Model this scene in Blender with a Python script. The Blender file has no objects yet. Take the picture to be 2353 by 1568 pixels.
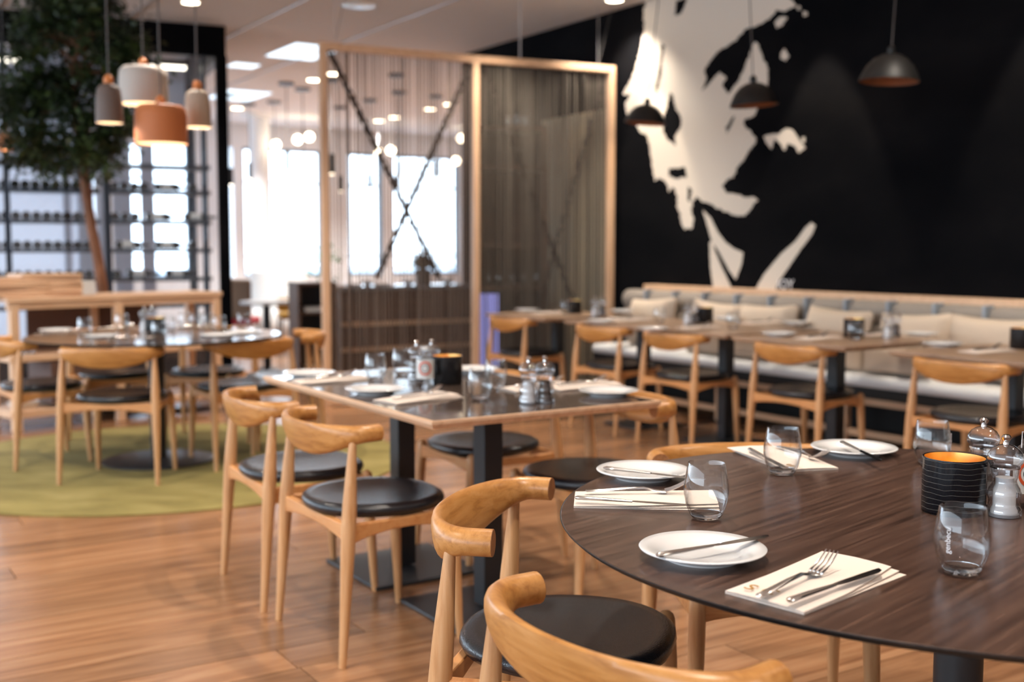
import bpy, math, random
from math import sin, cos, pi, atan2, sqrt, radians
from mathutils import Vector, Matrix
random.seed(7)
S = bpy.context.scene
COL = S.collection

# ------------------------------------------------------------------ camera, world, exposure
CAMH, FPX, PITCH = 1.25, 2595.0, math.atan(211 / 2595.0)
cam = bpy.data.cameras.new('camera'); camo = bpy.data.objects.new('camera', cam); COL.objects.link(camo)
camo.location = (0, 0, CAMH); camo.rotation_euler = (pi / 2 - PITCH, 0, 0)
cam.sensor_width = 36; cam.lens = 36 * FPX / 2353; cam.clip_end = 200; cam.clip_start = .05
cam.dof.use_dof = True; cam.dof.focus_distance = 2.12; cam.dof.aperture_fstop = 2.7
S.camera = camo
S.view_settings.view_transform = 'Standard'; S.view_settings.look = 'None'
S.view_settings.gamma = 1; S.view_settings.use_curve_mapping = False
S.view_settings.exposure = 0.12
W = bpy.data.worlds.new('world'); S.world = W; W.use_nodes = True
bg = W.node_tree.nodes['Background']; bg.inputs[0].default_value = (.74, .87, 1, 1); bg.inputs[1].default_value = 6.5
LAMP_W = 175.0      # each ceiling downlight
WASH_W = 110.0      # wall washers
WARM = (1, .89, .77)
S.cycles.max_bounces = 10; S.cycles.transmission_bounces = 12; S.cycles.transparent_max_bounces = 24; S.cycles.sample_clamp_indirect = 4
S.cycles.blur_glossy = .5; S.cycles.caustics_reflective = False

def ray(px, py):
    x = (px - 1176.5) / FPX; y = (784 - py) / FPX
    return Vector((x, cos(PITCH) + y * sin(PITCH), -sin(PITCH) + y * cos(PITCH)))
def at(px, py, z):                       # point of the pixel's ray at height z
    r = ray(px, py); t = (z - CAMH) / r.z
    return Vector((r.x * t, r.y * t, z))
def atd(px, py, Y):                      # ... at distance Y
    r = ray(px, py); t = Y / r.y
    return Vector((r.x * t, Y, CAMH + r.z * t))
UX, UY = -.537, .844                     # u runs along the dark wall, n towards it
def un(u, n, z=0): return Vector((UX * u + UY * n, UY * u - UX * n, z))
def atn(px, py, n0):                     # on plane n = n0
    r = ray(px, py); t = n0 / (UY * r.x - UX * r.y)
    return Vector((r.x * t, r.y * t, CAMH + r.z * t))
def atu(px, py, u0):                     # on plane u = u0
    r = ray(px, py); t = u0 / (UX * r.x + UY * r.y)
    return Vector((r.x * t, r.y * t, CAMH + r.z * t))
def u_of(p): return UX * p.x + UY * p.y
def n_of(p): return UY * p.x - UX * p.y
RU = atan2(UY, UX)                       # rotation with local +x along u
RN = atan2(-UX, UY)                      # rotation with local +x along n
def yaw(dx, dy): return atan2(-dx, dy)   # rotation with local +y along (dx,dy)

# ------------------------------------------------------------------ materials
def mat(name, col=(.8, .8, .8), rough=.5, metal=0, **k):
    m = bpy.data.materials.new(name); m.use_nodes = True
    b = m.node_tree.nodes['Principled BSDF']
    b.inputs['Base Color'].default_value = (*col, 1); b.inputs['Roughness'].default_value = rough
    b.inputs['Metallic'].default_value = metal
    for kk, v in k.items():
        b.inputs[kk.replace('_', ' ')].default_value = v
    return m
def nd(m, t, **k):
    n = m.node_tree.nodes.new(t)
    for a, v in k.items(): setattr(n, a, v)
    return n
def lk(m, a, b): m.node_tree.links.new(a, b)
def B(m): return m.node_tree.nodes['Principled BSDF']
def coords(m, scale, rot=(0, 0, 0), rnd=False):
    tc = nd(m, 'ShaderNodeTexCoord'); mp = nd(m, 'ShaderNodeMapping')
    mp.inputs['Scale'].default_value = scale; mp.inputs['Rotation'].default_value = rot
    lk(m, tc.outputs['Object'], mp.inputs[0])
    if rnd:
        oi = nd(m, 'ShaderNodeObjectInfo'); mu = nd(m, 'ShaderNodeMath', operation='MULTIPLY'); mu.inputs[1].default_value = 37
        lk(m, oi.outputs['Random'], mu.inputs[0]); lk(m, mu.outputs[0], mp.inputs['Location'])
    return mp
def noisecol(m, mp, cols, scale=5, detail=6, rough=.6, dist=0, bump=0, pos=None, bdist=.001):
    n = nd(m, 'ShaderNodeTexNoise'); n.inputs['Scale'].default_value = scale; n.inputs['Detail'].default_value = detail
    n.inputs['Roughness'].default_value = rough; n.inputs['Distortion'].default_value = dist
    lk(m, mp.outputs[0], n.inputs['Vector'])
    r = nd(m, 'ShaderNodeValToRGB'); e = r.color_ramp.elements
    pos = pos or [.3 + .4 * i / (len(cols) - 1) for i in range(len(cols))]
    while len(e) < len(cols): e.new(.5)
    for i, c in enumerate(cols): e[i].position = pos[i]; e[i].color = (*c, 1)
    lk(m, n.outputs['Fac'], r.inputs[0]); lk(m, r.outputs[0], B(m).inputs['Base Color'])
    if bump:
        b = nd(m, 'ShaderNodeBump'); b.inputs['Strength'].default_value = bump; b.inputs['Distance'].default_value = bdist
        lk(m, n.outputs['Fac'], b.inputs['Height']); lk(m, b.outputs[0], B(m).inputs['Normal'])
    return n, r
def wood(name, cols, stretch, rough=.4, bump=.25, rot=(0, 0, 0), rnd=False, dist=.6, scale=1):
    m = mat(name, rough=rough); mp = coords(m, stretch, rot, rnd)
    noisecol(m, mp, cols, scale=scale, detail=7, rough=.62, dist=dist, bump=bump); return m
def srgb(r, g, b):
    f = lambda c: ((c / 255 + .055) / 1.055) ** 2.4 if c > 10 else c / 255 / 12.92
    return (f(r), f(g), f(b))

oak_leg = wood('oak_upright', [srgb(184, 130, 80), srgb(204, 154, 104), srgb(214, 168, 122)], (60, 60, 3), .42)
oak_rail = wood('oak_backrest', [srgb(160, 104, 50), srgb(192, 134, 72), srgb(206, 150, 90)], (7, 45, 60), .33)
oak_dark = wood('oak_seat_rail', [srgb(184, 118, 62), srgb(206, 146, 90), srgb(210, 154, 98)], (5, 40, 50), .42)
oak_end = wood('oak_end_grain', [srgb(128, 78, 44), srgb(168, 112, 68), srgb(178, 122, 78)], (160, 3, 60), .55)
pale = wood('pale_oak', [srgb(204, 160, 124), srgb(222, 182, 146), srgb(230, 194, 160)], (3, 40, 40), .45)
pale_v = wood('pale_oak_upright', [srgb(204, 160, 124), srgb(222, 182, 146), srgb(230, 194, 160)], (40, 40, 3), .45)
leather = mat('black_leather', (.009, .011, .015), .26, Specular_IOR_Level=.6)
_mp = coords(leather, (1, 1, 1)); _v = nd(leather, 'ShaderNodeTexVoronoi'); _v.inputs['Scale'].default_value = 330
_b = nd(leather, 'ShaderNodeBump'); _b.inputs['Strength'].default_value = .6; _b.inputs['Distance'].default_value = .0006
lk(leather, _mp.outputs[0], _v.inputs['Vector']); lk(leather, _v.outputs['Distance'], _b.inputs['Height']); lk(leather, _b.outputs[0], B(leather).inputs['Normal'])
walnut = wood('walnut_laminate', [srgb(50, 34, 27), srgb(70, 50, 41), srgb(86, 63, 52), srgb(108, 82, 68)], (2.5, 75, 1), .25, bump=.03, dist=.35)
walnut_rt = wood('grey_walnut_laminate', [srgb(60, 48, 42), srgb(78, 64, 56), srgb(92, 76, 66)], (3, 45, 1), .10, bump=.05, dist=.3)
tanwood = wood('tan_table_laminate', [srgb(142, 112, 88), srgb(164, 134, 108), srgb(180, 150, 122)], (3, 45, 1), .3, bump=.05)
black_edge = mat('black_edge', (.012, .011, .011), .4)
black_steel = mat('black_powder_steel', (.012, .013, .015), .45)
dark_disc = mat('dark_base_plate', (.03, .033, .037), .4)
china = mat('white_china', (.82, .81, .80), .12, Coat_Weight=.5)
steel = mat('polished_steel', (.72, .7, .67), .22, 1)
chrome = mat('chrome', (.82, .8, .78), .14, 1)
napkin_m = mat('cream_napkin', srgb(238, 222, 208), .85)
_mp = coords(napkin_m, (1, 1, 1)); _n = nd(napkin_m, 'ShaderNodeTexNoise'); _n.inputs['Scale'].default_value = 900
_b = nd(napkin_m, 'ShaderNodeBump'); _b.inputs['Strength'].default_value = .2; _b.inputs['Distance'].default_value = .0005
lk(napkin_m, _mp.outputs[0], _n.inputs['Vector']); lk(napkin_m, _n.outputs['Fac'], _b.inputs['Height']); lk(napkin_m, _b.outputs[0], B(napkin_m).inputs['Normal'])
gold_print = mat('gold_print', srgb(176, 128, 48), .5)
white_print = mat('white_print', (.85, .85, .87), .6)
def glass(name, col=(1, 1, 1), ior=1.5, rough=0):
    m = mat(name, col, rough, Transmission_Weight=1.0, IOR=ior); return m
clear = glass('clear_glass', (.98, .99, 1), 1.48)
acrylic = glass('clear_acrylic', (.97, .97, .98), 1.45)
tinted = glass('smoky_glass', (.1, .11, .13), 1.45)
def thin(name, tint=(1, 1, 1), f0=.05, pw=4, top=.95):
    m = bpy.data.materials.new(name); m.use_nodes = True; nt = m.node_tree; nt.nodes.clear()
    o = nt.nodes.new('ShaderNodeOutputMaterial'); mx = nt.nodes.new('ShaderNodeMixShader'); fr = nt.nodes.new('ShaderNodeLayerWeight'); fr.inputs[0].default_value = .5
    pw_ = nt.nodes.new('ShaderNodeMath'); pw_.operation = 'POWER'; pw_.inputs[1].default_value = pw
    mr = nt.nodes.new('ShaderNodeMapRange'); mr.inputs['To Min'].default_value = f0; mr.inputs['To Max'].default_value = top
    t = nt.nodes.new('ShaderNodeBsdfTransparent'); g = nt.nodes.new('ShaderNodeBsdfGlossy'); g.inputs['Roughness'].default_value = 0.02
    t.inputs[0].default_value = (*tint, 1)
    nt.links.new(fr.outputs['Facing'], pw_.inputs[0]); nt.links.new(pw_.outputs[0], mr.inputs[0]); nt.links.new(mr.outputs[0], mx.inputs[0])
    nt.links.new(t.outputs[0], mx.inputs[1]); nt.links.new(g.outputs[0], mx.inputs[2]); nt.links.new(mx.outputs[0], o.inputs[0])
    return m
clear_wall = thin('thin_clear_glass', (.985, .99, .99), .04, 2.4)
acrylic_wall = thin('clear_acrylic_wall', (.93, .93, .94), .16, 1.8)
pane_m = thin('window_glass', (.97, .985, 1))
def emit(name, col, s):
    m = bpy.data.materials.new(name); m.use_nodes = True; nt = m.node_tree; nt.nodes.clear()
    o = nt.nodes.new('ShaderNodeOutputMaterial'); e = nt.nodes.new('ShaderNodeEmission')
    e.inputs[0].default_value = (*col, 1); e.inputs[1].default_value = s; nt.links.new(e.outputs[0], o.inputs[0]); return m
lamp_e = emit('warm_lamp', (1, .83, .6), 14)
cool_e = emit('cool_lamp', (.75, .88, 1), 2.2)
strip_e = emit('strip_lamp', (1, .9, .74), 5)
flame_e = emit('flame', (1, .68, .32), 10)
screen_e = emit('lit_screen', (.42, .42, 1), .9)
shade_in = emit('lit_shade', (1, .66, .34), 2.6)
lacquer = mat('black_lacquer', (.006, .006, .008), .2, Specular_IOR_Level=.3)
_mp = coords(lacquer, (2, 2, 1)); _w = nd(lacquer, 'ShaderNodeTexWave', wave_type='BANDS', bands_direction='Z', wave_profile='SAW')
_w.inputs['Scale'].default_value = 30; _w.inputs['Distortion'].default_value = 1.8; _w.inputs['Detail'].default_value = 1; _w.inputs['Detail Scale'].default_value = .6
_b = nd(lacquer, 'ShaderNodeBump'); _b.inputs['Strength'].default_value = 1; _b.inputs['Distance'].default_value = .0022
_r = nd(lacquer, 'ShaderNodeValToRGB'); _r.color_ramp.elements[0].position = .0; _r.color_ramp.elements[0].color = (.33, .31, .27, 1)
_r.color_ramp.elements[1].position = .05; _r.color_ramp.elements[1].color = (.005, .005, .007, 1)
lk(lacquer, _mp.outputs[0], _w.inputs['Vector']); lk(lacquer, _w.outputs['Fac'], _b.inputs['Height']); lk(lacquer, _b.outputs[0], B(lacquer).inputs['Normal'])
lk(lacquer, _w.outputs['Fac'], _r.inputs[0]); lk(lacquer, _r.outputs[0], B(lacquer).inputs['Base Color'])
gold = mat('gold_lining', (.95, .62, .22), .3, 1)
wax = mat('candle_wax', (.9, .8, .65), .5)
salt_m = mat('white_salt', (.8, .8, .8), .8); pepper_m = mat('peppercorns', (.03, .02, .016), .7)
_mp = coords(pepper_m, (1, 1, 1)); noisecol(pepper_m, _mp, [(.01, .008, .006), (.09, .06, .045)], scale=300, detail=2)
orange_l = mat('orange_label', srgb(222, 88, 40), .5); white_l = mat('white_label', (.78, .76, .72), .5)
wall_black = mat('black_wall_paint', (.009, .0095, .012), .9, Specular_IOR_Level=.05)
_mp = coords(wall_black, (.6, .6, 1.2)); noisecol(wall_black, _mp, [(.0022, .0025, .0035), (.0045, .0045, .0055), (.009, .0085, .009)], scale=1.6, detail=5, pos=[.35, .55, .75])
mural_m = mat('mural_cream_paint', srgb(214, 204, 190), .8)
ceil_m = mat('ceiling_tile', (.84, .82, .80), .9); ceil_gap = mat('ceiling_slab', (.3, .29, .28), .9)
white_w = mat('white_wall', (.86, .87, .89), .8)
column_m = mat('white_column', (.8, .82, .85), .6)
fab_grey = mat('grey_bench_fabric', srgb(146, 136, 126), .9); fab_seat = mat('pale_seat_fabric', srgb(228, 228, 226), .9)
fab_cush = mat('beige_cushion_fabric', srgb(200, 182, 162), .9); strap_m = mat('pale_blue_strap', srgb(150, 160, 170), .5)
for m_ in (fab_grey, fab_seat, fab_cush):
    _mp = coords(m_, (1, 1, 1)); _n = nd(m_, 'ShaderNodeTexNoise'); _n.inputs['Scale'].default_value = 9; _n.inputs['Detail'].default_value = 4
    _b = nd(m_, 'ShaderNodeBump'); _b.inputs['Strength'].default_value = .5; _b.inputs['Distance'].default_value = .02
    lk(m_, _mp.outputs[0], _n.inputs['Vector']); lk(m_, _n.outputs['Fac'], _b.inputs['Height']); lk(m_, _b.outputs[0], B(m_).inputs['Normal'])
rug_m = mat('green_rug_pile', srgb(140, 134, 60), .95)
_mp = coords(rug_m, (1, 2.4, 1)); noisecol(rug_m, _mp, [srgb(116, 102, 52), srgb(138, 124, 66), srgb(158, 142, 86)], scale=2.4, detail=8, dist=.5)
plank_m = wood('oak_plank', [srgb(124, 84, 56), srgb(158, 114, 80), srgb(178, 134, 98)], (1.3, 16, 1), .24, bump=.05, rnd=True, dist=.8)
_hs = nd(plank_m, 'ShaderNodeHueSaturation'); _oi = nd(plank_m, 'ShaderNodeObjectInfo'); _mr = nd(plank_m, 'ShaderNodeMapRange')
_mr.inputs['To Min'].default_value = .72; _mr.inputs['To Max'].default_value = 1.12; lk(plank_m, _oi.outputs['Random'], _mr.inputs[0])
_src = B(plank_m).inputs['Base Color'].links[0].from_socket; lk(plank_m, _src, _hs.inputs['Color']); lk(plank_m, _mr.outputs[0], _hs.inputs['Value']); lk(plank_m, _hs.outputs[0], B(plank_m).inputs['Base Color'])
floor_gap = mat('floor_joint', srgb(92, 60, 38), .7)
bottle_m = mat('dark_bottle_glass', (.012, .014, .012), .12); foil_m = mat('bottle_foil', (.25, .04, .02), .4)
string_grey = mat('grey_string', srgb(122, 108, 98), .8); string_green = mat('sage_string', srgb(98, 90, 80), .8); string_dark = mat('dark_string', srgb(58, 48, 42), .8)
leaf_m = mat('ficus_leaf', srgb(34, 52, 22), .5); _mp = coords(leaf_m, (1, 1, 1)); noisecol(leaf_m, _mp, [srgb(14, 24, 10), srgb(34, 50, 20), srgb(62, 80, 32)], scale=5, detail=3)
bark = wood('brown_bark', [srgb(92, 58, 40), srgb(128, 84, 58), srgb(144, 98, 70)], (14, 14, 3), .8)
brown_panel = mat('brown_panel', srgb(92, 66, 56), .6); taupe = mat('taupe_upholstery', srgb(140, 118, 100), .8)
red_m = mat('red_seat', srgb(170, 30, 44), .7); mustard = mat('mustard_seat', srgb(150, 110, 30), .8)
grey_shade = mat('grey_ceramic_shade', srgb(108, 92, 84), .6); white_shade = mat('off_white_shade', srgb(190, 180, 170), .6)
orange_shade = mat('orange_shade', srgb(200, 118, 66), .6); beige_shade = mat('beige_shade', srgb(186, 168, 148), .6)
cap_wood = mat('orange_wood_cap', srgb(216, 128, 62), .5); cord_m = mat('cord', (.1, .09, .085), .6)
black_shade = mat('black_matt_shade', (.010, .0095, .009), .5, Specular_IOR_Level=.35); copper_in = mat('copper_brown_lining', srgb(120, 68, 36), .5, .3)
dim_film = bpy.data.materials.new('dimming_film'); dim_film.use_nodes = True; dim_film.node_tree.nodes.clear()  # film of the added sheet that dims daylight behind the wine room
_o = nd(dim_film, 'ShaderNodeOutputMaterial'); _t = nd(dim_film, 'ShaderNodeBsdfTranslucent'); _t.inputs[0].default_value = (.9, .94, 1, 1); _d = nd(dim_film, 'ShaderNodeBsdfDiffuse'); _d.inputs[0].default_value = (.7, .74, .8, 1); _x = nd(dim_film, 'ShaderNodeMixShader'); _x.inputs[0].default_value = .12
lk(dim_film, _t.outputs[0], _x.inputs[1]); lk(dim_film, _d.outputs[0], _x.inputs[2]); lk(dim_film, _x.outputs[0], _o.inputs[0])
ground_m = mat('outside_ground', srgb(170, 180, 190), .9)
dark_wood = wood('dark_brown_wood', [srgb(62, 44, 34), srgb(88, 62, 46), srgb(104, 76, 58)], (3, 30, 30), .5)

# ------------------------------------------------------------------ mesh builder
class MB:
    def __init__(s): s.v = []; s.f = []
    def add(s, vs, fs, M=None):
        o = len(s.v); s.v += [tuple(M @ Vector(v)) if M else tuple(v) for v in vs]; s.f += [tuple(i + o for i in f) for f in fs]; return s
    def box(s, c, d, rz=0, M=None):
        x, y, z = d[0] / 2, d[1] / 2, d[2] / 2
        vs = [(a * x, b * y, k * z) for a in (-1, 1) for b in (-1, 1) for k in (-1, 1)]
        T = Matrix.Translation(c) @ Matrix.Rotation(rz, 4, 'Z')
        if M: T = M @ T
        return s.add(vs, [(0, 1, 3, 2), (4, 6, 7, 5), (0, 4, 5, 1), (2, 3, 7, 6), (0, 2, 6, 4), (1, 5, 7, 3)], T)
    def bar(s, a, b, w, h, up=(0, 0, 1)):
        a, b = Vector(a), Vector(b); d = (b - a); L = d.length; x = d.normalized(); upv = Vector(up)
        y = upv.cross(x)
        if y.length < 1e-4: y = Vector((0, 1, 0)).cross(x)
        y.normalize(); z = x.cross(y); M = Matrix((x, y, z)).transposed().to_4x4(); M.translation = (a + b) / 2
        return s.box((0, 0, 0), (L, w, h), 0, M)
    def lathe(s, prof, seg=32, c=(0, 0, 0), M=None, fr=None):
        vs = []; fs = []; idx = []
        for r, z in prof:
            if r < 1e-6: idx.append([len(vs)] * seg); vs.append((c[0], c[1], c[2] + z))
            else:
                idx.append(list(range(len(vs), len(vs) + seg)))
                for k in range(seg):
                    a = 2 * pi * k / seg; q = fr(a, r) if fr else (r * cos(a), r * sin(a)); vs.append((c[0] + q[0], c[1] + q[1], c[2] + z))
        for i in range(len(prof) - 1):
            for k in range(seg):
                a, b, d, e = idx[i][k], idx[i][(k + 1) % seg], idx[i + 1][(k + 1) % seg], idx[i + 1][k]
                f = []
                for q in (a, b, d, e):
                    if q not in f: f.append(q)
                if len(f) > 2: fs.append(tuple(f))
        return s.add(vs, fs, M)
    def sweep(s, secs, cap=True):        # list of closed rings with equal counts
        vs = [p for r in secs for p in r]; n = len(secs[0]); fs = []
        for i in range(len(secs) - 1):
            for k in range(n):
                fs.append((i * n + k, i * n + (k + 1) % n, (i + 1) * n + (k + 1) % n, (i + 1) * n + k))
        if cap: fs.append(tuple(range(n - 1, -1, -1))); fs.append(tuple(range((len(secs) - 1) * n, len(secs) * n)))
        return s.add(vs, fs)
    def tube(s, pts, rad, seg=8, cap=True, sy=1.0):
        pts = [Vector(p) for p in pts]; secs = []
        ref = None
        for i, p in enumerate(pts):
            t = (pts[min(i + 1, len(pts) - 1)] - pts[max(i - 1, 0)]).normalized()
            if ref is None: ref = t.cross(Vector((0, 0, 1))) if abs(t.z) < .95 else t.cross(Vector((0, 1, 0)))
            a = (ref - t * ref.dot(t)).normalized(); ref = a; b = t.cross(a)
            r = rad[i] if isinstance(rad, (list, tuple)) else rad
            secs.append([p + a * (r * cos(2 * pi * k / seg)) + b * (r * sy * sin(2 * pi * k / seg)) for k in range(seg)])
        return s.sweep(secs, cap)
    def prism(s, out, z0, z1, M=None):
        n = len(out); vs = [(x, y, z0) for x, y in out] + [(x, y, z1) for x, y in out]
        fs = [tuple(range(n - 1, -1, -1)), tuple(range(n, 2 * n))] + [(i, (i + 1) % n, n + (i + 1) % n, n + i) for i in range(n)]
        return s.add(vs, fs, M)
    def mesh(s, name, m, smooth=True, ang=35):
        me = bpy.data.meshes.new(name); me.from_pydata(s.v, [], s.f); me.update()
        if m: me.materials.append(m)
        if smooth:
            me.shade_smooth(); me.set_sharp_from_angle(angle=radians(ang))
        return me
    def build(s, name, m, parent=None, loc=(0, 0, 0), rz=0, smooth=True, ang=35, bevel=0):
        o = bpy.data.objects.new(name, s.mesh(name, m, smooth, ang)); COL.objects.link(o)
        o.location = loc; o.rotation_euler = (0, 0, rz)
        if parent: o.parent = parent
        if bevel:
            b = o.modifiers.new('bevel', 'BEVEL'); b.width = bevel; b.segments = 2; b.limit_method = 'ANGLE'
        return o
def subsurf(o, n=1):
    m = o.modifiers.new('sub', 'SUBSURF'); m.levels = n; m.render_levels = n; return o
def tag(o, label=None, cat=None, group=None, kind=None):
    if label: o['label'] = label
    if cat: o['category'] = cat
    if group: o['group'] = group
    if kind: o['kind'] = kind
    return o
def empty(name, loc=(0, 0, 0), rz=0):
    o = bpy.data.objects.new(name, None); COL.objects.link(o); o.location = loc; o.rotation_euler = (0, 0, rz); o.empty_display_size = .1; return o
def copy_tree(o, parent=None):
    c = o.copy(); COL.objects.link(c); c.parent = parent
    for ch in list(o.children): copy_tree(ch, c)
    return c
USED = set()
def inst(proto, loc, rz, label, group=None, cat=None):
    o = proto if proto.name not in USED else copy_tree(proto)
    USED.add(proto.name)
    o.location = loc; o.rotation_euler = (0, 0, rz)
    tag(o, label, cat, group)
    return o
def lamp_light(kind, name, loc, W_, col, parent=None, rot=(0, 0, 0), size=.05, angle=110, blend=.6):
    l = bpy.data.lights.new(name, kind); l.energy = W_; l.color = col
    if kind == 'SPOT': l.spot_size = radians(angle); l.spot_blend = blend
    if kind in ('SPOT', 'POINT'): l.shadow_soft_size = size
    if kind == 'AREA': l.size = size
    o = bpy.data.objects.new(name, l); COL.objects.link(o); o.location = loc; o.rotation_euler = rot
    if parent: o.parent = parent
    return o
CZ = 3.35
# ------------------------------------------------------------------ daylight portals (openings of the far and the left window walls)
def portal(p, rz, sx, sy):
    l = bpy.data.lights.new('portal', 'AREA'); l.shape = 'RECTANGLE'; l.size = sx; l.size_y = sy; l.energy = 1
    l.cycles.is_portal = True
    o = bpy.data.objects.new('daylight_portal', l); COL.objects.link(o); o.location = p; o.rotation_euler = (pi / 2, 0, rz); return o
UW = 18.8
# ------------------------------------------------------------------ floor of oak planks (rows along n)
U0, U1, N0, N1 = -3.0, UW, -5.2, 11.6
fl = MB().box((*(un((U0 + U1) / 2, (N0 + N1) / 2)).xy, -.06), (U1 - U0, N1 - N0, .08), RU).build('floor', floor_gap, smooth=False); tag(fl, 'oak plank floor of the dining room', kind='structure')
PW, PL = .18, 2.1
pl = MB().box((0, 0, -.011), (PL - .003, PW - .003, .022)); plm = pl.mesh('plank', plank_m, False)
cnt = 0; rest = MB()
for i in range(int((13.2 - U0) / PW)):
    u = U0 + PW * (i + .5); off = random.random() * PL
    for j in range(-1, int((N1 - N0) / PL) + 1):
        n = N0 + off + PL * (j + .5)
        p = un(u, n)
        if p.y < 1.2: continue
        x0 = abs(p.x) / max(p.y, .1)
        if x0 > .453 + 1.2 / p.y: continue
        if not (N0 < n < (6.3 if u < 10.8 else N1)): continue
        if p.y < 9.0 and cnt < 298:
            o = bpy.data.objects.new('plank', plm); COL.objects.link(o); o.location = p; o.rotation_euler = (0, 0, RN); o.parent = fl; cnt += 1
for i in range(int((U1 - U0) / PW)):          # the far floor, too small to pick apart: joined
    u = U0 + PW * (i + .5)
    for j in range(9):
        n = N0 + PL * (j + .5); p = un(u, n)
        if (p.y >= 8.6 and (n < 6.2 or u > 10.8)) or p.y < 1.3: rest.box((p.x, p.y, -.0135), (PL - .003, PW - .003, .022), RN)
tag(rest.build('far_planks', plank_m, fl, smooth=False), 'distant oak floor boards', kind='stuff')
# ------------------------------------------------------------------ ceiling with tiles
ce = MB().box((*(un((U0 + U1) / 2, (N0 + N1) / 2)).xy, CZ + .06), (U1 - U0, N1 - N0, .08), RU).build('ceiling', ceil_gap, smooth=False); tag(ce, 'tiled ceiling with recessed downlights', kind='structure')
tm = MB().box((0, 0, .01), (1.192, 1.062, .02)).mesh('ceiling_tile', ceil_m, False); tl = MB(); cnt = 0
for i in range(20):
    for j in range(-8, 8):
        u, n = U0 + 1.2 * (i + .5), 3.74 + 1.07 * (j + .5)
        if u > U1 or n > N1 or n < N0: continue
        p = un(u, n); 
        if p.y < .5 or p.y < 7 or abs(p.x) > .47 * p.y + .8 or (n > 6.4 and u < 10.8):
            tl.box((p.x, p.y, CZ + .01), (1.192, 1.062, .02), RU); continue
        o = bpy.data.objects.new('ceiling_tile', tm); COL.objects.link(o); o.location = (p.x, p.y, CZ); o.rotation_euler = (0, 0, RU); o.parent = ce
tag(tl.build('outer_tiles', ceil_m, ce, smooth=False), kind='stuff')
tr = MB()
for k in (-2, -1, 0, 1):
    a, b = un(5.5, 3.74 + 1.07 * k, CZ - .006), un(16, 3.74 + 1.07 * k, CZ - .006); tr.bar(a, b, .014, .012)
tag(tr.build('ceiling_track', mat('track_metal', (.5, .5, .5), .3, .6), ce, smooth=False), 'slim metal tracks across the ceiling')
# ------------------------------------------------------------------ walls
NW = 6.22
def wallbox(name, ua, ub, na, nb, z0, z1, m, label):
    z1 = z1 + .06 if z1 == CZ else z1; c = un((ua + ub) / 2, (na + nb) / 2, (z0 + z1) / 2)
    return tag(MB().box(c, (abs(ub - ua), abs(nb - na), z1 - z0), RU).build(name, m, smooth=False), label, kind='structure')
wr = wallbox('wall_right', U0, 10.8, NW, NW + .15, 0, CZ, wall_black, 'matt black wall carrying the cream painted mural')
wallbox('wall_return', 10.65, 10.8, NW + .15, N1, 0, CZ, white_w, 'end wall behind the black wall')
wallbox('wall_far_right', 10.8, UW, N1, N1 + .15, 0, CZ, white_w, 'white side wall of the far room')
wallbox('wall_back', U0 - .15, U0, N0, NW + .1, 0, CZ, white_w, 'wall behind the viewer')
# left wall with a long window opening
wallbox('wall_left', U0, UW, N0 - .15, N0, 0, .9, white_w, 'low sill wall on the left side')
wallbox('wall_left_upper', U0, UW, N0 - .15, N0, 2.75, CZ, white_w, 'band of wall above the left windows')
portal(un(8, N0 - .02, 1.8), RU + pi, 21, 1.8)
# far window wall: openings between verticals read off the photograph
wallbox('wall_far', UW, UW + .2, N0, N1, 0, .78, white_w, 'low white wall under the far windows')
wallbox('wall_far_upper', UW, UW + .2, N0, N1, 2.98, CZ, white_w, 'white wall band above the far windows')
def un_px(px): return n_of(atu(px, 573, UW))
piers = [(540, 562), (742, 800), (880, 905), (1056, 1100), (230, 262), (440, 520)]
for i, (a, b) in enumerate(piers):
    na, nb = un_px(a), un_px(b)
    wallbox('wall_far_pier', UW, UW + .2, na, nb, .78, 2.98, white_w, 'white pier between the far windows')
ed = sorted([N0] + [un_px(x) for ab in piers for x in ab] + [N1])
bl = mat('blue_grey_frame', srgb(90, 120, 140), .5)
wi = 0
for k in range(0, len(ed) - 1, 2):
    a, b = ed[k], ed[k + 1]
    if b - a < .25: continue
    wi += 1
    w = tag(empty('window_%d' % wi, un(UW + .1, (a + b) / 2, .78), RN), 'tall bright far window', kind='structure')
    L = b - a; fr = MB()
    for x in (-L / 2 + .02, L / 2 - .02): fr.box((x, 0, 1.1), (.04, .07, 2.2))
    fr.box((0, 0, .02), (L, .07, .04)); fr.box((0, 0, 2.18), (L, .07, .04)); fr.box((0, 0, 1.62), (L, .05, .03)); fr.box((0, 0, .35), (L, .05, .03))
    fr.build('window_frame', bl if L < 3 else column_m, w, smooth=False)
    for j in range(1, max(1, round(L / 1.25))):
        MB().box((-L / 2 + L * j / max(1, round(L / 1.25)), 0, 1.1), (.07, .09, 2.2)).build('mullion', bl, w, smooth=False)
    MB().box((0, .0, 1.1), (L - .02, .006, 2.16)).build('pane', pane_m, w, smooth=False)
portal(un(UW - .03, (N0 + N1) / 2, 1.88), RN + pi, N1 - N0, 2.2)
# ground outside
tag(MB().box((*(un(60, 6)).xy, -.5), (82, 160, .1), RU).build('ground_outside', ground_m, smooth=False), 'pale ground outside the windows', kind='structure')
# pillar
c = atu(601, 573, 17.6)
pcol = tag(MB().lathe([(.16, 0), (.16, CZ)], 24).build('column', column_m, loc=(c.x, c.y, 0)), 'round white column in front of the far windows', kind='structure')

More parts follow.
